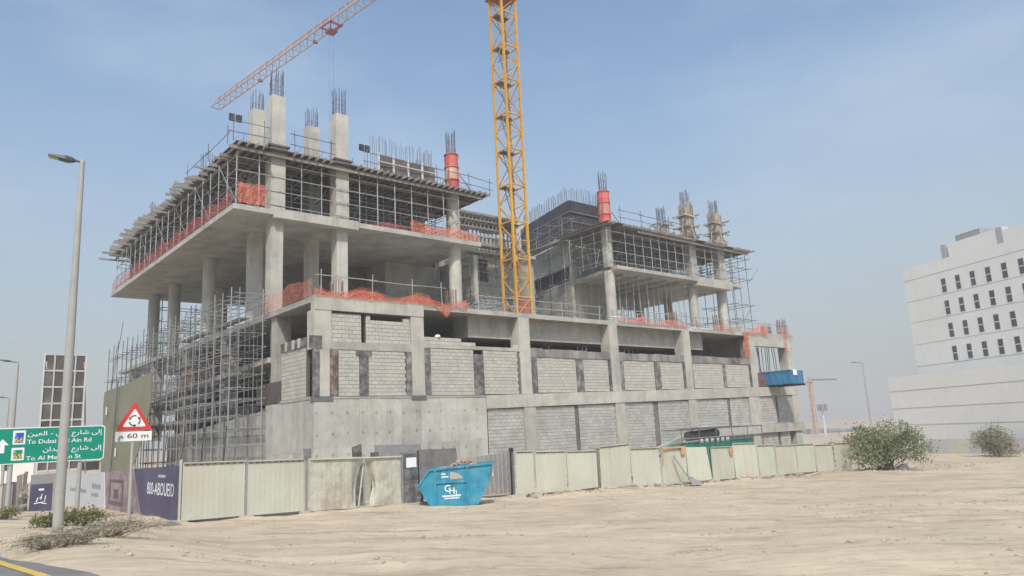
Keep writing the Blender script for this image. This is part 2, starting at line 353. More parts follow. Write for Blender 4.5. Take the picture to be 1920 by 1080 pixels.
for i in range(6500):
    if i < 2200:
        y = -31 + 26.5 * rnd() ** .8; x = ru(-12.5, 60) if rnd() < .7 else ru(-8, 25); r = .012 + .04 * rnd() ** 4
    else:
        u0_, v0_, l_, k_, w_ = streaks[i % 75]; t_ = ru(-1, 1); uu = u0_ + l_ * t_; vv = v0_ + k_ * l_ * t_ + random.gauss(0, w_); dx, dy = .77 * uu + .64 * vv, -.64 * uu + .77 * vv
        x, y = CB.x + dx, CB.y + dy; r = .012 + .06 * rnd() ** 3
    if x < -12 or y > -5.4 and -8 < x < 46 or y > 20: continue
    z = g(x, y); k = len(stm.v)
    for (a, b, c) in ((1, 0, 0), (0, 1, 0), (-1, 0, 0), (0, -1, 0), (0, 0, .8), (0, 0, -.6)):
        stm.v.append((x + a * r * ru(.6, 1.5), y + b * r * ru(.6, 1.5), z + .2 * r + c * r * ru(.6, 1.1)))
    for q in ((0, 1, 4), (1, 2, 4), (2, 3, 4), (3, 0, 4), (1, 0, 5), (2, 1, 5), (3, 2, 5), (0, 3, 5)): stm.f.append(tuple(k + j for j in q))
solo('pebbles', 'scattered clods and pebbles on the sandy ground', 'pebbles', stm, 'stone', (0, 0, 0), kind='stuff')
# ------------------------------------------------------------------ the building under construction
BL = thing('concrete_building', 'unfinished grey concrete building with block infill walls behind the cream hoarding', 'building', (0, 0, 0))
NB = [0]; STUFF = {'block': MB(), 'block_low': MB()}
def blocks(u0, u1, z0, z1, face, axis='x', material='block', ragged=0, jit=.004):
    """courses of concrete blocks with recessed joints; face = coordinate of the outer face"""
    back = MB(); dep = .2
    if axis == 'x': back.box(u0, u1, face + .014, face + dep, z0, z1)
    else: back.box(face + .014, face + dep, u0, u1, z0, z1)
    pan = part('block_panel', back, 'mortar', BL)
    h, l = .2, .4; n = max(1, round((z1 - z0) / h)); h = (z1 - z0) / n
    for k in range(n):
        u = u0 - (.2 if k % 2 else 0) - .03
        while u < u1 - .02:
            a, b = max(u, u0) + .007, min(u + l, u1) - .007; u += l
            if b - a < .05: continue
            if ragged and k == n - 1 and rnd() < ragged: continue
            o = face + ru(-jit, jit) * (2.2 if rnd() < .15 else 1); za, zb = z0 + k * h + .009, z0 + (k + 1) * h - .009
            bb = (a, b, o, face + .1, za, zb) if axis == 'x' else (o, face + .1, a, b, za, zb)
            if NB[0] < 300 and material == 'block': bx(pan, 'block', *bb, material); NB[0] += 1
            else: STUFF[material].box(*bb)
    return pan
def bt(x): return 4.66 + .017 * max(0, x - 10.45)
def cbox(name, *a, m='concrete'): return bx(BL, name, *a, m)
# retaining wall with the marks of its shutter panels
cbox('retaining_wall', .012, 10.5, .012, .4, -2, 4.6, m='concrete_wall'); cbox('retaining_wall', .014, .4, .4, 6.0, -2, 4.58, m='concrete_wall')
x = 0.
while x < 10.4:
    x1 = min(x + 1.22, 10.5)
    for (a, b) in ((-1.6, .95), (.955, 2.2), (2.205, 4.5)):
        if a < 0 and x > 11: continue
        cbox('wall_panel', x + .006, x1 - .006, ru(-.004, .006), .02, a, b + (ru(-.0, .05) if b > 4 else 0), m='concrete_wall')
    x = x1
cbox('wall_cap', 0.0, 10.5, -.012, .3, 4.555, 4.66, m='concrete')
y = .02
while y < 5.9:
    y1 = min(y + 1.22, 6.0)
    for (a, b) in ((-1.6, 2.0), (2.005, 4.44)): cbox('wall_panel', ru(-.004, .006), .02, y + .006, y1 - .006, a, b, m='concrete_wall')
    y = y1
mb = MB(); mb.hexa([(.03, 6, -2), (.4, 6, -2), (.4, 24, -2), (.03, 24, -2), (.03, 6, 4.35), (.4, 6, 4.35), (.4, 24, 3.3), (.03, 24, 3.3)])
part('ramp_wall', mb, 'concrete_wall', BL)
# upper block bays: pillars, stiffeners, block panels
P = [(0, .9), (5.55, 6.35), (13.2, 14.05), (21.25, 22.1), (29.35, 30.2), (38.15, 39), (44.05, 44.95)]
for i, (a, b) in enumerate(P):
    z0 = bt(a); cbox('pillar', a + (.28 if i == 0 else 0), b - (.1 if i == 0 else 0), -.035, .75, z0 + .02, 7.0, m='concrete_light')
    cbox('pillar', a, b, -.04, .8, 7.0, 8.93 if i in (0, 1, 5, 6) else 9.335, m='concrete_light')
    cbox('pillar_shoe', a - .05, b + .1, -.03, .3, z0 - .22, z0 + .018, m='concrete_dark') if i < 2 else None
blocks(1.30, 2.45, 4.68, 6.98, .02); blocks(2.97, 5.2, 4.68, 6.98, .02)
blocks(.92, 2.6, 7.38, 8.82, .06); blocks(2.86, 5.53, 7.38, 8.58, .06, ragged=0)
bx(BL, 'loose_block', 2.9, 3.12, .06, .25, 8.585, 8.8, 'block'); bx(BL, 'loose_block', 5.12, 5.5, .06, .25, 8.585, 8.78, 'block')
cbox('concrete_band', .9, 5.55, -.01, .3, 6.985, 7.375)
cbox('stiffener', .8, 1.28, -.02, .2, 4.67, 6.98, m='stained_brown'); cbox('stiffener', 2.46, 2.96, -.025, .22, 4.67, 6.98, m='stained_board')
cbox('stiffener_head', 2.25, 3.15, -.03, .1, 6.72, 6.95, m='stained_board'); cbox('stiffener', 5.22, 5.6, -.02, .2, 4.67, 6.98, m='stained_board')
cbox('corner_board', -.28, .38, -.07, -.045, 7.0, 7.62, m='stained_board'); cbox('corner_board', -.06, .26, -.065, .1, 4.7, 6.98, m='stained_board')
blocks(6.78, 9.72, 4.68, 7.25, .03); blocks(10.42, 13.05, 4.72, 7.25, .03); blocks(6.37, 8.9, 7.46, 7.86, .03, ragged=.0)
blocks(8.9, 9.9, 7.46, 7.66, .03)
cbox('concrete_band', 6.35, 13.2, .0, .3, 7.255, 7.455); cbox('stiffener', 6.36, 6.77, -.01, .2, 4.67, 7.25, m='stained_board')
cbox('stiffener', 9.73, 10.41, -.02, .22, 4.67, 7.0, m='stained_board'); cbox('stiffener', 13.06, 13.19, -.01, .2, 4.72, 6.9, m='concrete_dark')
bx(BL, 'loose_block', 12.75, 13.15, .03, .2, 7.46, 7.65, 'block')
for (lo, hi, segs, st) in ((14.05, 21.25, ((14.55, 17.85), (18.65, 21.0)), 'stained_board'), (22.1, 29.35, ((22.5, 25.7), (26.5, 29.25)), 'concrete'), (30.2, 38.15, ((30.3, 34.1), (34.6, 38.1)), 'concrete_dark')):
    for (a, b) in segs: blocks(a, b, bt((a + b) / 2) + .03, 6.96, .04)
    u = lo
    while u < hi:      # patchwork of the stained lintel boards
        u1 = min(hi, u + ru(.35, 1.5)); cbox('lintel_board', u, u1 - .01, ru(-.03, .0), .3, 6.965, 7.46 + ru(-.03, .05), m='stained_brown' if rnd() < .06 else 'lintel'); u = u1
    cbox('stiffener', segs[0][1], segs[1][0], .05, .25, bt(lo), 6.96, m='concrete_light')
    cbox('stiffener', segs[0][1] + .1, segs[1][0] - .08, -.03, .06, bt(lo) - .28, 6.9, m='stained_board')
    cbox('stiffener', lo + .01, segs[0][0], -.02, .2, bt(lo) - .15, 6.96, m='stained_board'); cbox('stiffener', hi - .25, hi - .01, -.015, .2, bt(hi) - .1, 6.96, m='stained_board')
for s in range(14):   # starter bars on the lintels
    x = ru(10.5, 38); tb(BL, 'starter_bar', (x, .15, 7.4), (x + ru(-.03, .03), .15, 7.75), .018, 'rebar')
# beam under the block bays, split at its casting joints
xs = [10.5, 13.6, 16.1, 19.2, 22.0, 24.6, 27.8, 31.0, 34.4, 38.0, 41.2, 45.1]
for a, b in zip(xs, xs[1:]):
    p = ru(-.07, -.05)
    mb = MB(); mb.hexa([(a, p, bt(a) - .76), (b - .01, p, bt(b) - .76), (b - .01, .5, bt(b) - .76), (a, .5, bt(a) - .76), (a, p, bt(a)), (b - .01, p, bt(b)), (b - .01, .5, bt(b)), (a, .5, bt(a))]); part('facade_beam', mb, 'concrete_light', BL)
# lower storey
for (a, b) in ((13.35, 14.25), (21.4, 22.35), (29.4, 30.35), (37.4, 38.9), (44.05, 44.95)): cbox('pillar', a, b, -.03, .7, -2.5 if a < 29 else 2.16, bt(a) - .77, m='concrete_light')
for a in (21.4, 29.4): cbox('pillar_shoe', a, a + .95, -.04, .3, .55 if a < 25 else 1.9, .85 if a < 25 else 2.2, m='concrete_dark')
for (a, b) in ((10.6, 13.33), (14.27, 17.6), (17.95, 21.38), (22.37, 25.4), (25.9, 29.38)): blocks(a, b, -.75, bt(a) - .77, .06, material='block_low')
for (a, b) in ((30.37, 34.4), (34.75, 37.38), (38.92, 41.4), (41.75, 44.03)): blocks(a, b, 2.17, bt(a) - .77, .06, material='block_low')
for (a, b) in ((17.6, 17.95), (25.4, 25.9), (34.4, 34.75), (41.4, 41.75)): cbox('stiffener', a + .01, b - .01, .1, .3, -1, bt(a) - .77, m='concrete_dark')  # dark recessed strips stand in for shade in the gaps between panels
mb = MB(); mb.prism([(24.3, -.16, .75), (30.2, -.16, 2.1), (30.2, -.16, -2.6), (24.3, -.16, -2.6)], (0, .5, 0)); part('ramp_kerb', mb, 'concrete_light', BL)
for a, b in ((30.21, 35.0), (35.0, 40.0), (40.0, 45.3)): cbox('facade_beam', a, b - .01, -.2, .5, 1.45, 2.15, m='concrete_light')
for (a, b) in ((30.2, 31), (37.4, 38.4), (44, 45)): cbox('pillar', a, b, -.05, .7, -3.2, 1.45, m='concrete_light')
blocks(31.02, 37.38, -2.2, 1.44, .06, material='block_low'); blocks(38.42, 41.2, -2.2, 1.44, .06, material='block_low'); blocks(41.6, 43.2, -2.2, 1.44, .06, material='block_low')
cbox('stiffener', 41.21, 41.59, .1, .4, -2.2, 1.44, m='concrete_dark'); cbox('added_back_wall', 43.2, 44, 1.5, 1.6, -2.2, 1.44, m='concrete_dark')
# slabs, spandrels, drop beams
xs = [0, 6.36, 13.6, 21.7, 29.8, 38.5, 45.05]
for a, b in zip(xs, xs[1:]): cbox('podium_slab', a, b, -.02, 40, 9.34, 9.62, m='concrete_slab')
for a, b in ((0, 1.3), (1.3, 2.5), (2.5, 3.7), (3.7, 4.9), (4.9, 6.36)): cbox('spandrel_panel', a + .004, b - .004, -.065 + ru(-.006, .006), .4, 8.93, 9.66, m='concrete_light')
for a, b in ((38.1, 40.3), (40.3, 42.6), (42.6, 45.1)): cbox('spandrel_panel', a + .004, b - .004, -.065 + ru(-.006, .006), .4, 8.55, 9.7, m='concrete_light')
for a, b in ((9.95, 12.55), (12.55, 13.2), (14.05, 17.4), (17.4, 21.25), (22.1, 25.6), (25.6, 29.35), (30.2, 32.9)):
    cbox('drop_beam', a, b - .012, .75 + ru(0, .01), 2.2, 8.08, 9.34, m='concrete')
cbox('ramp_floor', .4, 45, .3, 40, 4.2, 4.5, m='concrete_slab'); cbox('added_back_wall', 4, 46, 13, 13.3, -2, 9.34, m='concrete'); cbox('added_back_wall', 8, 8.3, 8, 40, -2, 9.34, m='concrete_dark')  # back walls added to block the sky and keep the bays dark
cbox('added_back_wall', 38.9, 39.1, .8, 13, 4.5, 9.34, m='concrete'); cbox('ground_floor', .4, 45, .4, 40, -2.2, -1.2, m='concrete_dark')  # wall at the right added so no bright sky shows through the bay
for x in (6, 13.6, 21.7, 29.8, 38.5):
    for y in (6.5,): cbox('column', x - .4, x + .4, y, y + .8, 4.5, 9.34, m='concrete')
for i in range(12): tb(BL, 'rebar', (39.3 + i * .36, .45 + .5 * rnd(), 4.9), (39.3 + i * .36 + ru(-.08, .08), .45 + .5 * rnd(), 8.6), .03, 'rebar')
# left flank
blocks(.95, 3.9, 4.7, 7.2, .02, axis='y'); cbox('side_board', -.04, .02, .9, 3.95, 7.21, 7.66, m='stained_board'); cbox('side_band', -.02, .3, .1, 4.0, 4.56, 4.69)
for a, b in ((1.5, 1.8), (2.2, 2.5), (3.1, 3.35)): cbox('side_board', -.06, -.042, a, b, 7.2, 7.68, m='concrete_light')
for y in (4.9, 13, 21, 29, 36): cbox('column', .15, .95, y, y + .75, 3.2, 9.34, m='concrete')
for (za, zb, t) in ((7.17, 6.1, .28),):
    mb = MB(); mb.hexa([(0, 5.7, za - t), (7.9, 5.7, za - t), (7.9, 36, zb - t), (0, 36, zb - t), (0, 5.7, za), (7.9, 5.7, za), (7.9, 36, zb), (0, 36, zb)]); part('ramp_slab', mb, 'concrete_slab', BL)
cbox('side_board', .02, .3, 4.0, 7.2, 4.62, 5.75, m='ply'); cbox('side_board', .05, .3, 7.4, 18, 4.4, 4.62, m='ply')
cbox('added_back_wall', 0.6, 8, 24, 24.3, -1.5, 9.3, m='concrete_dark')
for k, mname in (('block', 'block'), ('block_low', 'block_low')): part('far_blocks', STUFF[k], mname, BL, kind='stuff')
# left wing: floor above the podium
for a, b in ((-2.13, 3.2), (3.2, 9.1), (9.1, 14.95)): cbox('floor_slab', a, b, 5.5, 34.2, 15.25, 15.55, m='concrete_slab')
cbox('edge_beam', .12, 5.45, 5.44, 6.1, 15.08, 15.62, m='concrete_light')
A_, B_, C_, D_ = (.5, 6.25), (4.6, 6.3), (.75, 9.9), (4.45, 9.9)
def rebar_cage(parent, x, y, z0, z1, r, n=12, square=True, wob=.05, material='rebar'):
    mb = MB()
    for i in range(n):
        t = i / n * 2 * math.pi
        if square: s = 1 / max(abs(math.cos(t)), abs(math.sin(t))); a, b = math.cos(t) * s * r, math.sin(t) * s * r
        else: a, b = math.cos(t) * r, math.sin(t) * r
        mb.tube((x + a, y + b, z0 - .3), (x + a + ru(-wob, wob), y + b + ru(-wob, wob), z1 + ru(-.25, .1)), .02, 4)
    z = z0 + .35
    while z < z1 - .5:
        for i in range(4):
            q = [(r, r), (-r, r), (-r, -r), (r, -r)]; a, b = q[i], q[(i + 1) % 4]; k = 1 if square else .72
            mb.tube((x + a[0] * k, y + a[1] * k, z), (x + b[0] * k, y + b[1] * k, z), .012, 4)
        z += .6
    return part('rebar_cage', mb, material, parent)
def sqcol(x, y, s, z0, z1, cage=None, m='concrete_light'):
    mb = MB(); mb.box(x - s, x + s, y - s, y + s, z0, z1); c = part('column', mb, m, BL)
    if cage: rebar_cage(c, x, y, z1, cage, s * .82)
    return c
def rdcol(x, y, r, z0, z1, m='concrete_light'): return tb(BL, 'column', (x, y, z0), (x, y, z1), r, m, 'cyl')
for (x, y) in (A_, B_, C_, D_): sqcol(x, y, .36, 9.62, 15.25)
for (x, y) in (A_, B_): sqcol(x, y, .43, 15.55, 18.9); cbox('column_head', x - .5, x + .5, y - .5, y + .5, 18.9, 19.45, m='concrete'); cbox('column_head', x - .62, x + .62, y - .62, y + .62, 19.455, 19.55, m='ply')
for (x, y) in (C_, D_): sqcol(x, y, .42, 15.55, 19.3)
sqcol(*A_, .41, 19.555, 22.7, 24.4); sqcol(*B_, .41, 19.555, 22.6, 24.45); sqcol(*C_, .41, 19.3, 23.3, 24.6); sqcol(*D_, .41, 19.3, 23.05, 24.4)
for (x, y) in ((.55, 17.5), (.95, 27.), (.8, 32.2), (8, 17.5), (8, 27), (4.6, 17.5), (4.6, 27)):
    rdcol(x, y, .45, 9.62, 15.25); rdcol(x, y, .42, 15.55, 19.2)
for (x, y) in ((-.9, 14.0), (-.9, 20.0), (-.9, 26), (-.9, 31.)): rebar_cage(BL, x, y, 19.5, 21.4, .35)
for yy in (6.6,): rdcol(13.45, yy, .44, 9.62, 15.25); rdcol(13.45, yy, .44, 15.55, 19.3)
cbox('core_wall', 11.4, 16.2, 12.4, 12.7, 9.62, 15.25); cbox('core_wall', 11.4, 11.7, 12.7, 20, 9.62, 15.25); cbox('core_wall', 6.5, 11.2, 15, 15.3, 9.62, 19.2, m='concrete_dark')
cbox('core_wall', 7.5, 14, 11, 11.3, 15.55, 19.2, m='concrete_dark'); cbox('core_wall', 5.2, 7.4, 10.6, 10.9, 15.55, 19.0, m='concrete_dark'); cbox('core_wall', 1.3, 4.0, 11.2, 11.5, 15.55, 19.0, m='concrete_dark'); cbox('core_wall', -1, 14, 33, 33.3, 15.55, 19.2, m='concrete_dark'); cbox('core_wall', 2.2, 2.5, 13, 30, 15.55, 19.2, m='concrete_dark')  # short dark walls added to blacken the depth behind the front props
# courtyard back wall with its window opening
for (a, b, c, d) in ((16.9, 21.05, 9.62, 17.5), (22.3, 27.5, 9.62, 17.5), (21.05, 22.3, 9.62, 15.0), (21.05, 22.3, 16.95, 17.5)): cbox('courtyard_wall', a, b, 14, 14.3, c, d)
cbox('window_shade_panel', 21.05, 22.3, 14.2, 14.28, 15.0, 16.95, m='dark')  # dark panel stands in for the unlit space behind the opening
tb(BL, 'opening_bar', (21.7, 14.12, 15.0), (21.7, 14.12, 16.95), .035, 'galv_dark'); tb(BL, 'opening_bar', (21.05, 14.12, 15.9), (22.3, 14.12, 15.9), .03, 'galv_dark')
cbox('floor_slab', 15.4, 27.5, 13.6, 26, 17.51, 17.75, m='concrete_slab'); cbox('courtyard_wall', 16.5, 27, 17, 17.3, 17.75, 20.0, m='concrete'); cbox('courtyard_wall', 16.55, 16.9, 8.5, 14, 9.62, 15.5, m='concrete_light')
# right wing
mb = MB(); mb.prism([(29.0, 5.5, 15.2), (40.2, 5.5, 15.2), (40.2, 22, 15.2), (32.5, 22, 15.2), (30.15, 11.6, 15.2)], (0, 0, .3)); part('floor_slab', mb, 'concrete_slab', BL)
cbox('floor_slab', 40.205, 47.3, 5.5, 20, 15.18, 15.48, m='concrete_slab'); cbox('edge_beam', 39.9, 45.4, 5.42, 6.1, 14.8, 15.6, m='concrete_light')
for x in (29.2, 40.5, 45.1): rdcol(x, 6.6, .44, 9.62, 15.2)
rdcol(29.2, 6.6, .44, 15.5, 19.1)
for x in (40.5, 45.1): sqcol(x, 6.5, .42, 15.62, 19.1)
for (x, y) in ((40.5, 13), (45.1, 13), (36, 13)): rdcol(x, y, .44, 9.62, 15.2); rdcol(x, y, .44, 15.48, 19.1)
for k in range(5): cbox('soffit_beam', 31 + k * 1.9, 31.3 + k * 1.9, 6.6, 20, 15.02, 15.2, m='concrete')
def slanted(name, p, q, z0, z1, t, m):      # wall along p-q
    p, q = Vector((*p, 0)), Vector((*q, 0)); n = (q - p).cross(Vector((0, 0, 1))).normalized() * t; a = [p, q, q - n, p - n]
    mb = MB(); mb.hexa([(*v.xy, z0) for v in a] + [(*v.xy, z1) for v in a]); return part(name, mb, m, BL)
W0, WD = Vector((30.15, 11.6)), Vector((.235, .972)).normalized()
def wp(t): v = W0 + WD * t; return (v.x, v.y)
# slanted core wall of the right wing with its long opening
for (t0, t1, z0, z1) in ((0, 9.5, 9.62, 15.5), (0, .3, 15.5, 19.2), (7.2, 9.5, 15.5, 19.2), (.3, 7.2, 16.85, 19.2)): slanted('core_wall', wp(t0), wp(t1), z0, z1, .3, 'concrete_light')
slanted('opening_shade_panel', (W0.x + WD.x * .3 + .25, W0.y + WD.y * .3), (W0.x + WD.x * 6.7 + .25, W0.y + WD.y * 6.7), 15.4, 16.95, .04, 'dark')  # near-black sheet behind the slot, its inner shade given by colour
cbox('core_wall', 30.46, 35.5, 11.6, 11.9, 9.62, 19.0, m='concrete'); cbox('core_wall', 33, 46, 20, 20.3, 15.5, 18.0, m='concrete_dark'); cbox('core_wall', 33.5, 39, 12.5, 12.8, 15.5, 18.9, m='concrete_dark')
slanted('wall_ledge', (wp(-.3)[0] - .45, wp(-.3)[1]), (wp(9.5)[0] - .45, wp(9.5)[1]), 19.2, 19.4, .5, 'concrete_light')
for t in (2.1, 3.4): slanted('pocket_shade', (wp(t)[0] - .01, wp(t)[1]), (wp(t + .35)[0] - .01, wp(t + .35)[1]), 17.9, 18.15, .02, 'dark')  # dark plates paint the shade of small recesses
def bar_fence(name, parent, pts, z0, z1, step, material='rebar', wob=.08, r=.016):
    mb = MB()
    for (a, b) in zip(pts, pts[1:]):
        a, b = Vector((*a, 0)), Vector((*b, 0)); n = int((b - a).length / step)
        for i in range(n): p = a.lerp(b, (i + rnd() * .5) / n); mb.tube((p.x, p.y, z0), (p.x + ru(-wob, wob), p.y + ru(-wob, wob), z1 + ru(-.35, .15)), r, 3)
    return part(name, mb, material, parent)
bar_fence('wall_bars', BL, [wp(9), wp(.2), (35, 11.7), (35.3, 16)], 21.4, 24.3, .13); bar_fence('wall_bars', BL, [(9.6, 11.3), (15.0, 11.3), (15, 14)], 19.3, 24.3, .16); bar_fence('wall_bars', BL, [(7.6, 14.5), (12, 14.5)], 19.3, 23.2, .22)
bar_fence('slab_bars', BL, [(-1.5, 6.2), (14.5, 6.2)], 19.4, 19.9, .3); bar_fence('slab_bars', BL, [(28.2, 6.2), (46, 6.2)], 19.2, 19.6, .35)
bar_fence('wall_bars', BL, [(15.2, 17.1), (22, 17.1)], 19, 20.9, .3)
rebar_cage(BL, 44.6, .5, 9.62, 11.25, .3, 16, material='rebar_rust'); rebar_cage(BL, 42.9, 1.0, 9.62, 10.7, .35, 16, material='rebar_rust')
rebar_cage(BL, 3.0, 3.5, 9.62, 11.3, .3, 14, material='rebar_rust'); rebar_cage(BL, 9.2, 1.3, 9.62, 10.9, .3, 12, material='rebar_rust'); rebar_cage(BL, 30.3, 1.5, 9.62, 11.2, .3, 12, material='rebar_rust'); rebar_cage(BL, 36.5, 1.6, 9.62, 11.3, .3, 12, material='rebar_rust')
# ------------------------------------------------------------------ roof formwork (plywood deck on joists, beams and props)
def formwork(label, loc, x0, x1, y0, y1, zf, zd, fx0, fx1, px, py, skip=lambda x, y: False, lim=lambda x, y: True, left=True):
    t = thing('slab_formwork', label, 'formwork', loc, None)
    # deck sheets
    y = y0
    while y < y1 - .1:
        x = x0
        while x < x1 - .1:
            if not (y > y0 + 7.3 and x > x0 + 5) and lim(x, y): bx(t, 'deck_sheet', x + .01, min(x + 2.44, x1) - .01, y + .01, min(y + 1.22, y1) - .01, zd + ru(0, .012), zd + .05 + ru(0, .02), 'ply')
            x += 2.44
        y += 1.22
    mb = MB(); mb.box(x0 + 5, x1, y0 + 7.3, y1, zd + .05, zd + .1); part('deck_centre', mb, 'ply', t)
    # joists across the front edge
    x = x0 + .15
    while x < x1:
        if not skip(x, y0): bm_(t, 'joist', (x, y0 - ru(.25, .55), zd - .09), (x, y0 + 6.5, zd - .09), .07, .16, 'beam_wood')
        x += .46
    for k, yy in enumerate((y0 + .25, y0 + 1.75, y0 + 3.6, y0 + 5.4)):
        xx = x0 - .3
        while xx < x1 - .5:
            e = min(xx + 4.2, x1 - .3); 
            if not skip((xx + e) / 2, y0): bm_(t, 'main_beam', (xx, yy, zd - .27 + ru(-.015, .015)), (e, yy, zd - .27 + ru(-.015, .015)), .1, .19, 'beam_wood')
            xx = e + .02
    if left:
        y = y0 + 6.6
        while y < y1:
            bm_(t, 'joist', (x0 - ru(.2, 1.0), y, zd - .09 + ru(-.03, .03)), (x0 + 5, y, zd - .09), .07, .16, 'beam_wood'); y += .62
        for xx in (x0 + .45, x0 + 1.9, x0 + 3.4):
            y = y0 + .3
            while y < y1: bm_(t, 'main_beam', (xx, y, zd - .28), (xx, min(y + 4, y1), zd - .28), .1, .19, 'beam_wood'); y += 4.03
        for k in range(15): yy = lerp(y0 + 2, y1, k / 14.); bm_(t, 'outrigger', (x0 - ru(.4, 1.1), yy, zd - .42), (x0 + 2.4, yy, zd - .42), .09, .14, 'metal_grey')
    # props and ledgers
    zt = zd - .37; inn = MB(); ny = 0
    rows = [y0 + .45 + i * py for i in range(int((y1 - y0) / py))]; cols = [fx0 + i * px for i in range(int((fx1 - fx0) / px) + 1)]
    for j, y in enumerate(rows):
        for i, x in enumerate(cols):
            if skip(x, y0) and j == 0 or not lim(x, y): continue
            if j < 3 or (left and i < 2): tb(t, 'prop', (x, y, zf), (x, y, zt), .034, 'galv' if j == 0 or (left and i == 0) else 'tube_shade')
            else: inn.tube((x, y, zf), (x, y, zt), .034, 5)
    for j, y in enumerate(rows):
        for z in (zf + .35, zf + 1.2, zf + 2.05, zf + 2.85):
            a, b = next(x for x in cols if lim(x, y)) - .1, cols[-1] + .1
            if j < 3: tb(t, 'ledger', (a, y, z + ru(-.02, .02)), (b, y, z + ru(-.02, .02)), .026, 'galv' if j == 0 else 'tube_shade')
            else: inn.tube((a, y, z), (b, y, z), .026, 4)
    for i, x in enumerate(cols):
        for z in (zf + .4, zf + 1.25, zf + 2.1, zf + 2.9):
            if i < 2 and left: tb(t, 'ledger', (x, rows[0] - .1, z), (x, rows[-1] + .1, z), .026, 'tube_shade')
            else: inn.tube((x, rows[0], z), (x, [y for y in rows if lim(x, y)][-1], z), .026, 4)
    for i in range(0, len(cols) - 1, 2): tb(t, 'brace', (cols[i], rows[1], zf + .1), (cols[i + 1], rows[1], zt - .2), .024, 'tube_shade'); inn.tube((cols[i + 1], rows[4], zf + .1), (cols[i], rows[4], zt), .024, 4); inn.tube((cols[i + 1], rows[2], zf + .1), (cols[i], rows[2], zt), .024, 4)
    if left:
        for j in range(0, len(rows) - 2, 3): tb(t, 'brace', (cols[0], rows[j], zf + .2), (cols[0], rows[j + 2], zt - .1), .024, 'tube_shade')
    part('inner_props', inn, 'tube_shade', t, kind='stuff')
    return t
LF = formwork('plywood roof deck on steel props over the left wing beside the tower crane', (5, 6, 15.55), -2.1, 15.6, 5.35, 35.2, 15.55, 19.1, -1.9, 14.6, 1.27, 1.45,
              skip=lambda x, y: abs(x - A_[0]) < .62 or abs(x - B_[0]) < .62)
RF = formwork('plywood roof deck on steel props over the right wing under timber boxed columns', (36, 6, 15.5), 27.9, 49.2, 5.2, 19.5, 15.5, 19.0, 28.2, 47.2, 1.12, 1.45,
              skip=lambda x, y: abs(x - 40.5) < .6 or abs(x - 45.1) < .6 or abs(x - 29.2) < .6, left=False, lim=lambda x, y: y < 10.6 or x > 33.4)
def guard(label, pts, h, material='galv_dark', r=.028, levels=(.5, 1.05), lean=.0, group=None):
    t = thing('guard_rail', label, 'guard rail', pts[0], group)
    for p in pts: tb(t, 'post', p, (p[0] + ru(-.05, .05), p[1] + ru(-.05, .05), p[2] + h), r, material)
    for a, b in zip(pts, pts[1:]):
        for z in levels:
            d = (Vector(b) - Vector(a)).normalized() * .3
            tb(t, 'rail', Vector(a) + Vector((0, 0, z + ru(-.05, .05))) - d, Vector(b) + Vector((0, 0, z + ru(-.05, .05))) + d, r * .85, material)
    return t
guard('tubular guard rail at the left deck corner beside a floodlight', [(-2.2, 5.6, 19.2), (-.4, 5.6, 19.2)], 1.6, levels=(.55, 1.25))
guard('tubular guard rail on the deck between two tall concrete columns', [(1.4, 5.6, 19.2), (3.7, 5.6, 19.2)], 1.4, levels=(.5, 1.15))
guard('tubular guard rail running back along the left deck edge', [(-2.3, 6.2, 19.2), (-2.3, 9.5, 19.2), (-2.3, 13.5, 19.2)], 1.1, levels=(.55,), r=.022)
guard('tubular guard rail on the deck in front of plywood wall panels', [(6.2, 5.6, 19.2), (8.4, 5.6, 19.2), (11.5, 5.6, 19.2), (14.2, 5.6, 19.2), (16, 5.6, 19.1)], 1.35, levels=(.5, 1.1))
guard('tubular guard rail on the right deck beside the red column form', [(29.9, 5.5, 19.1), (32.6, 5.5, 19.1), (36.3, 5.5, 19.1), (38.9, 5.5, 19.1)], 1.6, levels=(.6, 1.2))
guard('tubular guard rail on the podium edge over the first block bay', [(.6, .5, 9.62), (3.5, .5, 9.62), (6.0, .5, 9.62), (8.0, .5, 9.62)], 1.5, 'galv', levels=(1.15,))
guard('tubular guard rail on the podium edge below the crane mast', [(10.6, .5, 9.62), (13.4, .5, 9.62), (17.5, .5, 9.62), (21, .5, 9.62)], 1.1, 'galv', levels=(.5, .95))
guard('tubular guard rail on the podium edge under the right wing', [(23.5, .5, 9.62), (28.5, .5, 9.62), (33, .5, 9.62), (38, .5, 9.62), (42, .5, 9.62), (45.6, .5, 9.62)], 1.2, 'galv', levels=(.45, 1.0))
def flood(label, p):
    t = thing('floodlight', label, 'floodlight', p); tb(t, 'pole', p, (p[0], p[1], p[2] + 1.75), .035, 'galv')
    for s in (-1, 1):
        mb = MB(); mb.box(p[0] + s * .2 - .15, p[0] + s * .2 + .15, p[1] - .08, p[1] + .05, p[2] + 1.45, p[2] + 1.85); l = part('lamp_head', mb, 'dark', t)
        mb = MB(); mb.box(p[0] + s * .2 - .12, p[0] + s * .2 + .12, p[1] - .09, p[1] - .081, p[2] + 1.49, p[2] + 1.81); part('lens', mb, 'glass', l)
flood('twin head floodlight at the left corner of the roof deck', (-1.9, 6.2, 19.17)); flood('twin head floodlight beside the tall column near plywood wall panels', (6.3, 6.2, 19.17))
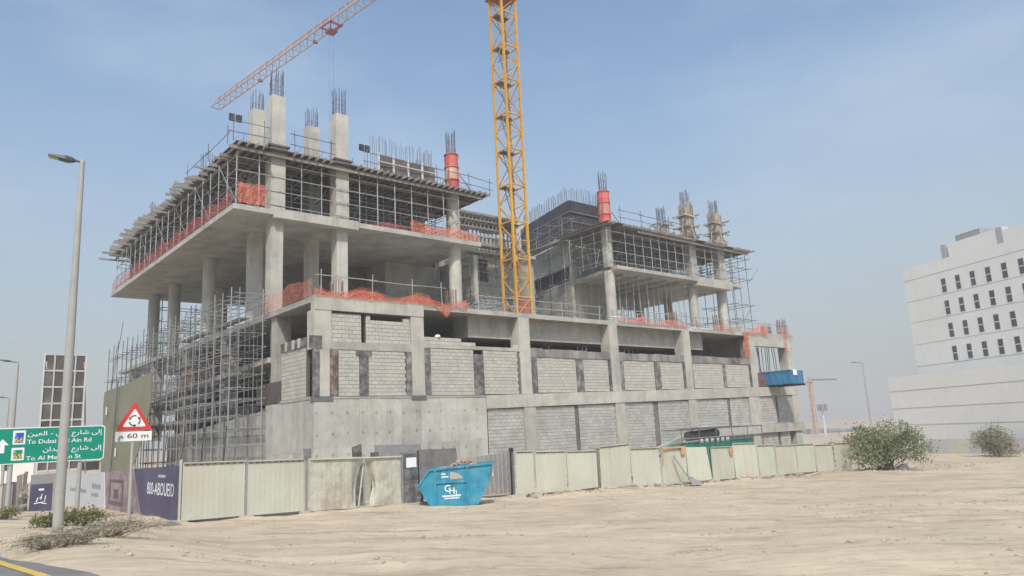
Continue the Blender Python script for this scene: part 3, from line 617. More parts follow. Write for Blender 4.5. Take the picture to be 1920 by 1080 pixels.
# ------------------------------------------------------------------ column and core forms
def round_form(label, x, y, z0, z1, top):
    t = thing('column_form', label, 'column form', (x, y, z0)); n = 3; h = (z1 - z0) / n
    for i in range(n):
        mb = MB(); r = .47; mb.lathe((x, y, z0 + i * h), [(r, 0), (r, h - .05)], 18); s = part('form_shell', mb, 'pale_form' if i == 1 else 'red_form', t, smooth=False)
        mb = MB(); mb.lathe((x, y, z0 + (i + 1) * h - .06), [(r, 0), (r + .07, .01), (r + .07, .05), (r, .06)], 18); part('flange', mb, 'red_form' if i != 1 else 'metal_grey', t)
    for k in range(4): a = k * math.pi / 2 + .5; bm_(t, 'stiffener', (x + .5 * math.cos(a), y + .5 * math.sin(a), z0), (x + .5 * math.cos(a), y + .5 * math.sin(a), z1 - .05), .05, .07, 'red_form')
    rebar_cage(t, x, y, z1, top, .34, 12, square=False)
    for s in (-1, 1): tb(t, 'prop', (x + s * .4, y - .2, z0 + 1.5), (x + s * 1.4, y - .6, z0 + .05), .03, 'galv_dark')
round_form('round red steel column form on the left deck near the crane mast', 13.45, 6.6, 19.18, 22.0, 23.8)
round_form('round red steel column form at the corner of the right deck', 29.2, 6.6, 19.08, 22.1, 23.8)
def timber_form(label, x, y, z0, z1, top):
    t = thing('column_form', label, 'column form', (x, y, z0), None); s = .46
    mb = MB(); mb.box(x - s, x + s, y - s, y + s, z0, z1 - .3); part('ply_box', mb, 'timber', t)
    for k in range(5):
        u = -s + .08 + k * (2 * s - .16) / 4
        bm_(t, 'stud', (x + u, y - s - .05, z0), (x + u, y - s - .05, z1 + ru(-.2, .4)), .09, .1, random.choice(('timber', 'timber_pale', 'beam_wood')))
        bm_(t, 'stud', (x - s - .05, y + u, z0), (x - s - .05, y + u, z1 + ru(-.2, .3)), .1, .09, random.choice(('timber', 'timber_pale', 'beam_wood')))
    for z in (z0 + .5, z0 + 1.4, z0 + 2.45):
        for q in (-1, 1):
            if z - z0 > .6 or q < 0:
                bm_(t, 'waler', (x - s - ru(.4, .9), y + q * (s + .15), z + ru(-.1, .1)), (x + s + ru(.4, .9), y + q * (s + .15), z + ru(-.1, .1)), .09, .13, random.choice(('timber', 'timber_pale', 'beam_wood')))
            bm_(t, 'waler', (x + q * (s + .15), y - s - ru(.3, .8), z + .14), (x + q * (s + .15), y + s + ru(.3, .8), z + .14 + ru(-.1, .1)), .09, .13, random.choice(('timber', 'beam_wood')))
    for (dx, dy) in ((-1.3, -.2), (1.3, -.3), (-.3, -1.0), (.8, .9)): bm_(t, 'brace', (x + dx * .4, y + dy * .4, z0 + 2.3), (x + dx, y + dy, z0 + .03), .07, .09, 'timber')
    rebar_cage(t, x, y, z1 - .2, top, .33, 14)
timber_form('timber boxed column form, smallest and rearmost on the right deck', 40.5, 9.4, 19.1, 21.5, 23.4)
timber_form('timber boxed column form, tallest on the right deck', 40.5, 6.5, 19.1, 22.6, 24.2)
timber_form('timber boxed column form at the outer end of the right deck', 45.1, 6.5, 19.1, 22.6, 24.0)
t = thing('wall_form', 'brown plywood wall form with white steel ribs on the left deck', 'wall form', (12, 11, 19.2))
for k in range(4):
    bx(t, 'form_panel', 10.1 + k * 1.25, 11.3 + k * 1.25, 11.0, 11.06, 19.2, 22.85 - .03 * k, 'ply'); bx(t, 'rib', 10.05 + k * 1.25, 10.16 + k * 1.25, 10.86, 10.99, 19.2, 22.9, 'frame_white')
    bx(t, 'waler', 10.0 + k * 1.25, 11.22 + k * 1.25, 10.8, 10.858, 22.2, 22.26, 'frame_white')
    bx(t, 'waler', 10.0 + k * 1.25, 11.22 + k * 1.25, 10.8, 10.858, 21.2, 21.26, 'frame_white')
t = thing('wall_form', 'black plywood wall form on the slanted core between crane mast and right wing', 'wall form', (W0.x, W0.y, 19.4))
def slpart(name, a, b, z0, z1, th, m, off=0):
    p, q = Vector((*a, 0)), Vector((*b, 0)); n = (q - p).cross(Vector((0, 0, 1))).normalized(); p, q = p + n * off, q + n * off; c = [p, q, q - n * th, p - n * th]
    mb = MB(); mb.hexa([(*v.xy, z0) for v in c] + [(*v.xy, z1) for v in c]); return part(name, mb, m, t)
for k in range(7): slpart('form_panel', wp(k * 1.35), wp(k * 1.35 + 1.33), 19.42, 22.9 - .02 * k, .12, 'ply_black', -.02)
for k in range(4): bx(t, 'form_panel', 30.1 + k * 1.2, 31.28 + k * 1.2, 11.5, 11.59, 18.9, 22.9, 'ply_black')
for k in range(34): a = wp(k * .28); n = Vector((WD.y, -WD.x)) * -.09; bm_(t, 'stud', (a[0] + n.x, a[1] + n.y, 19.42), (a[0] + n.x, a[1] + n.y, 20.7), .06, .1, 'ply_black')
bar_fence('wall_bars', t, [(wp(8.6)[0] - .3, wp(8.6)[1]), (wp(0)[0] - .3, wp(0)[1] - .2), (34.6, 11.2)], 19.42, 21.4, .22, wob=.03)
for z in (20.1, 20.9, 21.8): a, b = wp(8.6), wp(-.1); bm_(t, 'waler', (a[0] - .2, a[1], z), (b[0] - .2, b[1] - .1, z), .06, .1, 'galv_dark'); bm_(t, 'waler', (30.1, 11.4, z), (34.8, 11.4, z), .06, .1, 'galv_dark')
# climbing steel form of the back wall
t = thing('wall_form', 'grey steel grid wall form behind the left wing at the crane mast', 'wall form', (21, 13.4, 17.5))
for k in range(16): bx(t, 'rib', 18.6 + k * .42, 18.69 + k * .42, 13.3, 13.45, 17.75, 20.75 + ru(-.15, .1), 'metal_grey')
for z in (17.9, 18.6, 19.3, 19.95, 20.5): bx(t, 'waler', 18.5, 25.2, 13.13, 13.29, z, z + .13, 'beam_wood')
for k in range(5): bx(t, 'form_panel', 18.6 + k * 1.26, 19.84 + k * 1.26, 13.46, 13.54, 19.2 + ru(-.3, .2), 20.8, 'ply')
bx(t, 'deck_board', 17.4, 25.0, 12.3, 13.1, 17.6, 17.66, 'beam_wood'); bx(t, 'deck_board', 17.6, 24, 12.0, 12.9, 16.9, 16.95, 'beam_wood')
# ------------------------------------------------------------------ scaffolds
def scaffold(label, xs, ys, zs, ztop, z0f, material='galv', r=.032, braces=(), loc=None, over=.25, topvar=.15):
    """standards at every (x, y), ledgers along y and transoms along x"""
    t = thing('scaffolding', label, 'scaffolding', loc or (xs[0], ys[0], z0f(xs[0], ys[0])))
    for x in xs:
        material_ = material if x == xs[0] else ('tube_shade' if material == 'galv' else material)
        for y in ys: tb(t, 'standard', (x, y, z0f(x, y)), (x + ru(-.02, .02), y + ru(-.03, .03), ztop + ru(-topvar, topvar)), r, material_)
        for z in zs: tb(t, 'ledger', (x + .05, ys[0] - over, z + ru(-.04, .04)), (x + .05, ys[-1] + over, z + ru(-.04, .04)), r * .85, material)
    for y in ys:
        for z in zs:
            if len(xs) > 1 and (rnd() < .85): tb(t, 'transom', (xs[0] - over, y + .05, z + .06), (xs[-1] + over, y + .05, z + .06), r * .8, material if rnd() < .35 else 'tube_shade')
    for (p, q) in braces: tb(t, 'brace', p, q, r * .7, 'galv_dark')
    return t
gz = lambda x, y: g0(x, y) - .15
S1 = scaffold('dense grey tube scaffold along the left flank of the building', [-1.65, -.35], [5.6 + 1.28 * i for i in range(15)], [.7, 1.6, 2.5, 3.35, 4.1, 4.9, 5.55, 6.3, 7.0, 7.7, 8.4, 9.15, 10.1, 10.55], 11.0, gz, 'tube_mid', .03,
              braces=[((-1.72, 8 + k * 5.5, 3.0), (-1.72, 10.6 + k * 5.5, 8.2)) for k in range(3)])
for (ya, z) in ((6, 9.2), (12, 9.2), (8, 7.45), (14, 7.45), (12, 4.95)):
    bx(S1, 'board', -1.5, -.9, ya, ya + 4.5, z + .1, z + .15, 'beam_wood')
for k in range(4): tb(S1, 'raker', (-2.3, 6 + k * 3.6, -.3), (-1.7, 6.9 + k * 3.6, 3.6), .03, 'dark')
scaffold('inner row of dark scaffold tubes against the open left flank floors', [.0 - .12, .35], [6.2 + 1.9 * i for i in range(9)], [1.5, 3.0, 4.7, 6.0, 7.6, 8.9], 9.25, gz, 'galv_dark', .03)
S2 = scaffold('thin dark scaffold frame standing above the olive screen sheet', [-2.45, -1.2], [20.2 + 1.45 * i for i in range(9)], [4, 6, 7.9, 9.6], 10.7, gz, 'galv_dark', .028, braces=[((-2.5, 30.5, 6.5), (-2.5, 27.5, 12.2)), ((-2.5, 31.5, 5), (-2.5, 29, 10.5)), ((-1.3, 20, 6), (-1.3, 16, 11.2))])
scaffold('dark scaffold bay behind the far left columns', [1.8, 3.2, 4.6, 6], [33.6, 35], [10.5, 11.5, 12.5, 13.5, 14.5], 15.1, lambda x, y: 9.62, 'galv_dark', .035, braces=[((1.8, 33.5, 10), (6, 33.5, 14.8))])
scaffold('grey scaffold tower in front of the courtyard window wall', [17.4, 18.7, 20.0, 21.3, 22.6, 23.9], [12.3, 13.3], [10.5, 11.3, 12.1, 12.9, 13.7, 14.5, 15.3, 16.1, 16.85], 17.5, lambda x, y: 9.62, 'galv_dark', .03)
scaffold('tall grey scaffold beside the round column at the left wing end', [14.8, 15.9], [8.2, 9.4, 10.6], [10.6, 11.6, 12.6, 13.6, 14.6], 15.2, lambda x, y: 9.62, 'galv_dark', .03)
t = thing('scaffolding', 'light scaffold against the slanted core wall right of the crane mast', 'scaffolding', (W0.x - 1, W0.y, 9.62))
for k in range(5):
    for o in (-.5, -1.5):
        a = wp(k * 2.2 - 1.0); p = (a[0] + o, a[1] + o * -.24); tb(t, 'standard', (*p, 9.62), (*p, 21.4 + ru(-1.2, .8)), .03, 'galv_dark' if k % 3 else 'tube_shade')
for z in (10.7, 12.2, 13.7, 15.2, 16.7, 18.2, 19.7, 20.8):
    for o in (-.5, -1.5): a, b = wp(-1.2), wp(8.6); tb(t, 'ledger', (a[0] + o, a[1] - o * .24, z), (b[0] + o, b[1] - o * .24, z + ru(-.1, .1)), .026, 'tube_shade')
    for k in range(0, 8, 2): a = wp(k * 1.3 - 1.0); tb(t, 'transom', (a[0] - .3, a[1], z + .05), (a[0] - 1.7, a[1] + .4, z + .05), .025, 'tube_shade')
bx(t, 'board', wp(2)[0] - 1.6, wp(2)[0] - .7, wp(0)[1], wp(6)[1], 19.0, 19.06, 'timber')
scaffold('open tube scaffold at the outer end of the right wing', [46.2, 47.6, 49], [6.0, 7.6, 9.2], [10.7, 12.1, 13.6, 16.2, 17.3, 18.3], 19.2, lambda x, y: 9.62, 'galv_dark', .032, braces=[((46, 5.9, 10.5), (49.3, 5.9, 13.8)), ((48.8, 5.9, 15.8), (51.0, 5.9, 17.5))], over=.6)
t = thing('shoring', 'slender steel shoring props between podium and right wing slab', 'shoring', (34, 7, 9.62))
for k in range(12):
    for y in (6.9, 9.2, 11.2): tb(t, 'prop', (30.6 + k * .9 + ru(-.2, .2), y, 9.62), (30.6 + k * .9 + ru(-.2, .2), y, 15.0), .032, 'galv' if y < 7 else 'tube_shade')
for z in (10.5, 11.1): tb(t, 'ledger', (30.2, 6.85, z), (39.6, 6.85, z), .03, 'galv')
t = thing('shoring', 'short props and panels stacked on the podium behind the right orange net', 'shoring', (32, 3, 9.62))
for k in range(40): x, y = ru(24, 37), ru(1.2, 4.5); h = ru(.6, 1.7); tb(t, 'prop', (x, y, 9.62), (x + ru(-.15, .15), y + ru(-.1, .1), 9.62 + h), .028, random.choice(('galv', 'tube_shade', 'galv_dark')))
for k in range(22): x, y, z = ru(24, 36), ru(1.2, 4.0), ru(9.7, 10.9); tb(t, 'tube', (x, y, z), (x + ru(.8, 2.5), y + ru(-.4, .4), z + ru(-.1, .15)), .028, random.choice(('galv', 'tube_shade', 'white_trim')))
for k in range(6): x = ru(25, 44); bx(t, 'panel', x, x + ru(.5, 1.2), ru(2, 3), ru(3.2, 4), 9.63, 9.9 + .5 * rnd(), random.choice(('ply', 'timber', 'metal_grey')))
t = thing('tube_heap', 'tangled heap of scaffold tubes on the podium near the crane mast', 'tube heap', (10.5, 1.5, 9.62))
for k in range(46):
    x, y = ru(8.6, 13), ru(.6, 2.6); a = ru(-.5, .5); l = ru(.7, 1.8); z = 9.66 + .75 * rnd() * (1 - abs(x - 11) / 3); tb(t, 'tube', (x, y, z), (x + l * math.cos(a), y + l * math.sin(a), max(9.65, z + ru(-.35, .35))), .026, random.choice(('galv_dark', 'tube_shade', 'galv')))
# olive screen sheet
pts = []
for i in range(15):
    v = i / 14; z = lerp(-.2, 7.45, v); r0 = lerp(22.5, 18.1, sm(v * 1.25)); row = []
    for j in range(15): u = j / 14; y = lerp(r0, 31.2, u); row.append((-2.72 + .07 * math.sin(u * 9 + v * 3) * v + .10 * noise.noise((u * 4, v * 4, 2)), y, z - (.35 * u if v > .9 else .35 * u * v)))
    pts.append(row)
mb = MB(); mb.grid(pts); back = [[(x + .03, y, z) for (x, y, z) in r] for r in pts]; mb.grid([list(reversed(r)) for r in back])
t = thing('screen_sheet', 'tall olive green screen sheet with a curved edge on the left scaffold', 'screen sheet', (-2.7, 25, -.2))
part('sheet', mb, 'olive_sheet', t, smooth=True)
tb(t, 'edge_tube', (-2.85, 27.5, -.1), (-2.85, 26.5, 7.6), .05, 'galv_dark'); tb(t, 'strut', (-2.85, 28.5, 4.6), (-2.85, 25.5, 4.7), .03, 'galv_dark')
for (y, z) in ((29.5, 5.3), (26, 2.2)): bx(t, 'tag_plate', -2.9, -2.86, y, y + .22, z, z + .6, 'white_trim')
# ------------------------------------------------------------------ safety nets
def net(label, pts, h0, h1, material='net_orange', sag=.25, n=None, out=(0, -.12), group=None, drape=0.):
    """hanging mesh between points of a polyline: bottom at h0, ragged top at h1 above the edge"""
    P_ = [Vector(p) for p in pts]; L_ = [0]
    for a, b in zip(P_, P_[1:]): L_.append(L_[-1] + (b - a).length)
    n = n or max(8, int(L_[-1] / .12)); rows = [[], [], [], [], []]; sd = rnd() * 50
    for i in range(n + 1):
        s = L_[-1] * i / n; k = max(j for j in range(len(L_)) if L_[j] <= s + 1e-6); k = min(k, len(P_) - 2)
        p = P_[k].lerp(P_[k + 1], (s - L_[k]) / max(1e-6, L_[k + 1] - L_[k]))
        top = h1 - sag * (.5 + .5 * math.sin(s * 1.9 + sd)) - .35 * sag * noise.noise((s * 1.3, sd, 0)); bot = h0 - drape * max(0, noise.noise((s * .8, sd, 4)))
        for r in range(5):
            v = r / 4; w_ = .10 * noise.noise((s * 2.7, v * 3.5, sd)) + .10 * noise.noise((s * 8, v * 7, sd))
            rows[r].append((p.x + out[0] * (1 + w_ * 5), p.y + out[1] * (1 + w_ * 5), p.z + lerp(bot, top, v) + .05 * noise.noise((s * 4, v * 3, sd + 9))))
    mb = MB(); mb.grid(rows); return solo('safety_net', label, 'safety net', mb, material, pts[0], group)
net('orange mesh net coloured dull red for shade along the left edge of the upper slab', [(-2.08, 5.8, 15.55), (-2.08, 33.8, 15.55)], 0, .95, 'net_red', .3, out=(-.05, 0), n=70)
net('bright orange mesh bundle at the front left corner of the upper slab', [(-1.95, 5.6, 15.55), (-.35, 5.6, 15.55)], .1, 1.35, 'net_orange', .1)
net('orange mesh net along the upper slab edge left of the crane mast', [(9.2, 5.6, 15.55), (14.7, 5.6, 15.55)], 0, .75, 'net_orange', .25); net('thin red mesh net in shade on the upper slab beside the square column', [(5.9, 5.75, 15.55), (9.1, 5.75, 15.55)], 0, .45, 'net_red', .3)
net('orange mesh net sloping along the left podium edge', [(-.08, 6.2, 9.55), (-.08, 2.5, 9.6), (-.08, .0, 9.62)], .0, 1.05, 'net_thin', .2, out=(-.06, 0))
net('long crumpled orange mesh net over the first block bays', [(-.05, -.07, 9.62), (3, -.07, 9.62), (6, -.07, 9.62), (9.3, -.07, 9.62)], -.02, .46, 'net_orange', .3, drape=.12, out=(0, -.05))
net('loose orange mesh heap lying behind the podium edge rail', [(.5, .6, 9.62), (7.2, .6, 9.62)], .0, .75, 'net_thin', .4)
mb = MB(); mb.prism([(7.0, -.1, 9.6), (8.3, -.12, 9.6), (8.0, -.1, 9.1), (7.85, -.1, 9.0)], (0, .02, 0)); solo('safety_net', 'orange mesh flap hanging in a point below the podium edge', 'safety net', mb, 'net_thin', (7.5, 0, 9.6))
net('orange mesh net sagging along the podium edge under the right wing', [(22.3, -.06, 9.62), (26, -.06, 9.62), (30.0, -.06, 9.62)], -.02, .45, 'net_orange', .3, n=70, out=(0, -.05))
net('short orange mesh net on the podium edge beyond the fifth pillar', [(33.2, -.06, 9.62), (36.2, -.06, 9.62)], -.05, .65, 'net_thin', .4, out=(0, -.05))
net('orange mesh net heaped over the podium edge beside the rebar stubs', [(38.0, -.1, 9.7), (41.0, -.1, 9.7)], -.15, .75, 'net_orange', .55, drape=.4)
net('orange mesh net draped at the outer podium corner', [(42.9, -.1, 9.7), (45.2, -.1, 9.7)], -.2, .6, 'net_thin', .5, drape=.7)
mb = MB(); mb.grid([[(37.3 + .12 * math.sin(i), -.12 + .03 * math.sin(i * 2.), 9.7 - i * .27), (38.15 + .1 * math.sin(i * 1.3), -.12, 9.7 - i * .27)] for i in range(9)]); solo('safety_net', 'narrow orange mesh strip hanging down the pillar left of the blue platform', 'safety net', mb, 'net_orange', (37.7, -.1, 9.6))
mb = MB(); mb.grid([[(43.6 + .12 * math.sin(i), -.13, 9.7 - i * .26), (44.2 + .1 * math.sin(i * 1.3), -.13, 9.7 - i * .26)] for i in range(7)]); solo('safety_net', 'narrow orange mesh strip hanging above the blue platform', 'safety net', mb, 'net_thin', (43.9, -.1, 9.6))
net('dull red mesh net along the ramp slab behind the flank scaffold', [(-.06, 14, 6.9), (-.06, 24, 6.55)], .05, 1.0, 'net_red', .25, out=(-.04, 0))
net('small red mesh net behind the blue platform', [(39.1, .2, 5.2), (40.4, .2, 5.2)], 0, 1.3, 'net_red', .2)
# blue loading platform
t = thing('loading_platform', 'blue steel loading platform cantilevered from the facade with a white notice', 'loading platform', (41.2, -1, 5.2))
X0, X1, Y0, Y1, Z0 = 40.3, 42.3, -2.2, .9, 5.27
bx(t, 'deck', X0, X1, Y0, Y1, Z0, Z0 + .1, 'platform_blue'); bx(t, 'rail_panel', X0, X0 + .05, Y0, Y1, Z0 + .1, 6.32, 'platform_blue'); bx(t, 'rail_panel', X1 - .05, X1, Y0, Y1, Z0 + .1, 6.32, 'platform_blue'); bx(t, 'rail_panel', X0 + .05, X1 - .05, Y0, Y0 + .05, Z0 + .1, 6.35, 'platform_blue')
for k in range(6): yy = Y0 + .05 + k * .55; bx(t, 'stud', X0 - .05, X0, yy, yy + .07, Z0 + .1, 6.34, 'platform_blue')
for k in range(3): xx = X0 + .05 + k * .9; bx(t, 'stud', xx, xx + .07, Y0 - .05, Y0, Z0 + .1, 6.36, 'platform_blue')
bx(t, 'top_rail', X0 - .06, X0 + .06, Y0 - .06, Y1, 6.33, 6.4, 'platform_blue'); bx(t, 'notice', X0 + .35, X0 + .95, Y0 - .075, Y0 - .055, 5.95, 6.4, 'white_letter')
for xx in (X0 + .3, X1 - .4): bx(t, 'runner', xx, xx + .12, Y0 - .3, Y1 + 1.5, 5.12, Z0 - .002, 'dark')
mb = MB(); mb.lathe((7.35, .12, 7.86), [(.17, 0), (.16, .08), (.1, .15), (.02, .17)], 12); solo('hard_hat', 'white rounded hard hat resting on the low block courses', 'hard hat', mb, 'white_letter', (7.35, .12, 7.86), smooth=True)
# ------------------------------------------------------------------ tower crane
CX, CY, CA = 20.1, 8.0, 1.5
CR_ = thing('tower_crane', 'yellow lattice tower crane rising between the two wings', 'crane', (CX + CA / 2, CY + CA / 2, 9.6))
L4 = [(CX, CY), (CX + CA, CY), (CX + CA, CY + CA), (CX, CY + CA)]; ZT = 45.6
for (x, y) in L4:
    z = 3.0
    while z < ZT: z1 = min(z + 6, ZT); bm_(CR_, 'mast_leg', (x, y, z), (x, y, z1 - .01), .17, .17, 'crane_yellow'); z = z1
z = 9.6; k = 0
while z < ZT - 1:
    for i in range(4):
        a, b = L4[i], L4[(i + 1) % 4]; mid = ((a[0] + b[0]) / 2, (a[1] + b[1]) / 2)
        bm_(CR_, 'mast_brace', (*a, z), (*b, z), .1, .1, 'crane_yellow')
        bm_(CR_, 'mast_brace', (*a, z + .05), (*b, z + 1.5) , .06, .06, 'crane_yellow') if (i + k) % 2 else bm_(CR_, 'mast_brace', (*b, z + .05), (*a, z + 1.5), .06, .06, 'crane_yellow')
        bm_(CR_, 'mast_brace', (*b, z + 1.5), (*a, z + 3), .06, .06, 'crane_yellow') if (i + k) % 2 else bm_(CR_, 'mast_brace', (*a, z + 1.5), (*b, z + 3), .06, .06, 'crane_yellow')
        if i < 2: bm_(CR_, 'mast_brace', (*a, z + 1.5), (*b, z + 1.5), .05, .05, 'crane_yellow')
    mb = MB(); e = .35                                  # inclined ladder flight and landing of each mast section
    for s in (0, .38): mb.bar((CX + e + s, CY + .3, z + .1), (CX + e + s, CY + CA - .35, z + 2.9), .05, .05)
    for r in range(9): v = r / 9; yy = lerp(CY + .3, CY + CA - .35, v); mb.tube((CX + e, yy, z + .1 + 2.8 * v), (CX + e + .38, yy, z + .1 + 2.8 * v), .02, 4)
    part('ladder', mb, 'galv_dark', CR_); bx(CR_, 'landing', CX + .12, CX + CA - .12, CY + .75, CY + CA - .1, z + 2.94, z + 2.99, 'galv_dark')
    z += 3; k += 1
for (a, b, m_) in (((CX + .1, CY - .02, 9.7), (CX + CA - .1, CY - .02, 12.6), 'net_red'),):
    mb = MB(); mb.box(a[0], b[0], a[1], b[1] + .03, a[2], b[2]); part('mesh_screen', mb, 'mesh_grey' if 0 else 'net_red', CR_)
ZJ = 47.0; TIP = GB(404, 203, ZJ); C0 = Vector((CX + CA / 2, CY + CA / 2, ZJ)); JD = (TIP - C0); JL = JD.length; JD.normalize(); JS = Vector((-JD.y, JD.x, 0))
mb = MB(); mb.lathe((C0.x, C0.y, 45.6), [(1.1, 0), (1.3, .2), (1.3, 1.0), (1.1, 1.1)], 16); part('slewing_ring', mb, 'jib_red', CR_)
mb = MB(); mb.box(C0.x - 1.05, C0.x + 1.05, C0.y - 1.05, C0.y + 1.05, 38.1, 38.2); part('climbing_platform', mb, 'jib_red', CR_)
for (x, y) in L4: bm_(CR_, 'climbing_frame', (x + (.2 if x > CX else -.2), y + (.2 if y > CY else -.2), 38.2), (x + (.2 if x > CX else -.2), y + (.2 if y > CY else -.2), 43), .14, .14, 'jib_red')
bx(CR_, 'cab', C0.x + 1.1, C0.x + 2.6, C0.y - 2.4, C0.y - .9, 45.2, 47.2, 'white_trim')
bm_(CR_, 'tower_head', (C0.x, C0.y, 46.6), (C0.x, C0.y, 53), .7, .7, 'crane_yellow')
jw, jh = .62, 1.25
def jp(s, kind): return C0 + JD * s + (JS * jw if kind == 'a' else -JS * jw if kind == 'b' else Vector((0, 0, jh)))
for c in 'abc':
    s = 0
    while s < JL: e = min(s + 11, JL); bm_(CR_, 'jib_chord', jp(s, c), jp(e, c), .11, .11, 'jib_pink'); s = e
s = 0; n = 0; st = 1.55
while s < JL - st:
    for (a, b) in (('a', 'c'), ('b', 'c')): tb(CR_, 'jib_lacing', jp(s, a), jp(s + st / 2, b), .04, 'jib_pink'); tb(CR_, 'jib_lacing', jp(s + st / 2, b), jp(s + st, a), .04, 'jib_pink')
    tb(CR_, 'jib_lacing', jp(s, 'a'), jp(s, 'b'), .035, 'jib_pink')
    if n % 8 == 3: mb = MB(); q = jp(s, 'b'); mb.box(q.x - .25, q.x + .25, q.y - .15, q.y + .15, q.z - .1, q.z + .2); part('jib_bracket', mb, 'jib_red', CR_)
    s += st; n += 1
tb(CR_, 'jib_chord', jp(JL, 'a'), jp(JL, 'b'), .07, 'jib_pink'); bm_(CR_, 'counter_jib', C0, C0 - JD * 16, 1.3, .3, 'crane_pale'); bx(CR_, 'counterweight', (C0 - JD * 15).x - 1, (C0 - JD * 15).x + 1, (C0 - JD * 15).y - .9, (C0 - JD * 15).y + .9, 44.2, 46.8, 'metal_grey')
tr = (GB(622, 48, ZJ) - C0).dot(JD); q = C0 + JD * tr
mb = MB()
for d in (-.9, .9):
    for sgn in (-1, 1): mb.bar(q + JD * d + JS * sgn * jw - Vector((0, 0, .1)), q + JD * d * .3 + JS * sgn * .3 - Vector((0, 0, .75)), .09, .09)
    mb.bar(q + JD * d + JS * (jw + .2) - Vector((0, 0, .15)), q + JD * d - JS * (jw + .2) - Vector((0, 0, .15)), .14, .14)
for sgn in (-1, 1): mb.bar(q - JD * 1.1 + JS * sgn * (jw + .1) - Vector((0, 0, .15)), q + JD * 1.1 + JS * sgn * (jw + .1) - Vector((0, 0, .15)), .14, .16)
mb.box(q.x - .5, q.x + .5, q.y - .5, q.y + .5, q.z - .9, q.z - .65); part('trolley', mb, 'jib_red', CR_)
for sgn in (-.35, .35): tb(CR_, 'hoist_rope', q + JD * sgn - Vector((0, 0, .8)), Vector((q.x, q.y, 22)) + JD * sgn * .8, .014, 'galv_dark')
mb = MB(); mb.box(q.x - .35, q.x + .35, q.y - .2, q.y + .2, 21.2, 22); mb.tube((q.x, q.y, 21.2), (q.x, q.y, 20.5), .08); part('hook_block', mb, 'crane_yellow', CR_)
# ------------------------------------------------------------------ cream hoarding
def sheet_panel(parent, p, q, zb0, zb1, h0, h1, material, ribs=.2, lean=0., dent=None, cap=True, rib_d=.0035):
    """ribbed metal sheet between two plan points with real depth"""
    p, q = Vector((*p, 0)), Vector((*q, 0)); d = q - p; W = d.length; d.normalize(); n = Vector((d.y, -d.x, 0)); rows = []
    nv = 9 if dent else 3; us = [0.]; k = 0
    while us[-1] < W - .01: us.append(min(W, us[-1] + ribs * (.12, .30, .12, .46)[k % 4])); k += 1
    offs = [(0, rib_d, rib_d, 0)[i % 4] for i in range(len(us))]
    for r in range(nv):
        v = r / (nv - 1); row = []
        for u, o in zip(us, offs):
            zb, h = lerp(zb0, zb1, u / W), lerp(h0, h1, u / W); off = o + lean * v * h
            uu = u
            if dent: dd = dent(u / W, v); off += dd[0]; uu += dd[1]
            c = p + d * uu + n * off; row.append((c.x, c.y, zb + h * v))
        rows.append(row)
    mb = MB(); mb.grid(rows); mb.grid([[(x - n.x * .012, y - n.y * .012, z) for (x, y, z) in reversed(r)] for r in rows]); s = part('sheet', mb, material, parent)
    if cap and not dent:
        a, b = p + n * (.045 + lean * h0), q + n * (.045 + lean * h1)
        mb = MB(); mb.bar((a.x, a.y, zb0 + h0 + .015), (b.x, b.y, zb1 + h1 + .015), .05, .035); part('cap', mb, material, s)
        mb = MB(); u = .08
        while u < W - .2:
            q0, q1 = p + d * u, p + d * (u + .13); z0_, z1_ = lerp(zb0 + h0, zb1 + h1, u / W) - .075, lerp(zb0 + h0, zb1 + h1, u / W) - .04; o1 = .02 + lean * h0
            mb.hexa([(q0.x + n.x * o1, q0.y + n.y * o1, z0_), (q1.x + n.x * o1, q1.y + n.y * o1, z0_), (q1.x, q1.y, z0_), (q0.x, q0.y, z0_), (q0.x + n.x * o1, q0.y + n.y * o1, z1_), (q1.x + n.x * o1, q1.y + n.y * o1, z1_), (q1.x, q1.y, z1_), (q0.x, q0.y, z1_)]); u += .24
        part('gap_shade', mb, 'concrete_dark', s, kind='stuff')  # dark bars painted for the shaded gaps under the top flashing
    return s
def post(parent, x, y, z0, z1, m_='metal_grey', s=.07): bx(parent, 'post', x - s / 2, x + s / 2, y - s / 2, y + s / 2, z0, z1, m_)
def foot(parent, x, y, z, l=.75): bx(parent, 'foot_block', x - l / 2, x + l / 2, y - .22, y + .16, z - .15, z + .17, 'concrete_light')
FY = -5.2
HN = thing('hoarding', 'cream ribbed sheet hoarding between purple banner and blue skip', 'hoarding', (-3, FY, 0))
def fx(px, y=FY): return FB(px, 900, y).x
ed = [fx(339), fx(462), fx(576), fx(684), fx(756)]
def zt(x): return field(x, FY)
yj = [-5.25, -5.12, -5.35, -5.15]
for i in range(4):
    a, b = ed[i] + .05, ed[i + 1] - .06; dent = None
    if i == 2: dent = lambda u, v: (-.28 * sm((u - .7) / .3) * math.sin(v * 3.1) + .02 * noise.noise((u * 9, v * 7, 1)), -.42 * sm((u - .72) / .28) * (1 - v) ** .8)
    if i == 3: dent = lambda u, v: (-.3 * sm((.35 - u) / .35) * math.sin(v * 3.1) + .02 * noise.noise((u * 9, v * 7, 4)), .55 * sm((.33 - u) / .33) * (1 - abs(v - .42) * 1.7 if v > .0 else .4) * (1 if v < .9 else .2))
    sheet_panel(HN, (a, yj[i]), (b, yj[i] + .05), zt(a) + .10, zt(b) + .12, 1.96, 1.96, 'cream_sheet' if i < 2 else 'cream_dented', dent=dent, ribs=.2)
    if i in (2, 3): mb = MB(); mb.bar((a, yj[i] - .05, zt(a) + 2.08), (b, yj[i] - .02, zt(b) + 2.1), .05, .05); part('cap', mb, 'cream_sheet', HN)
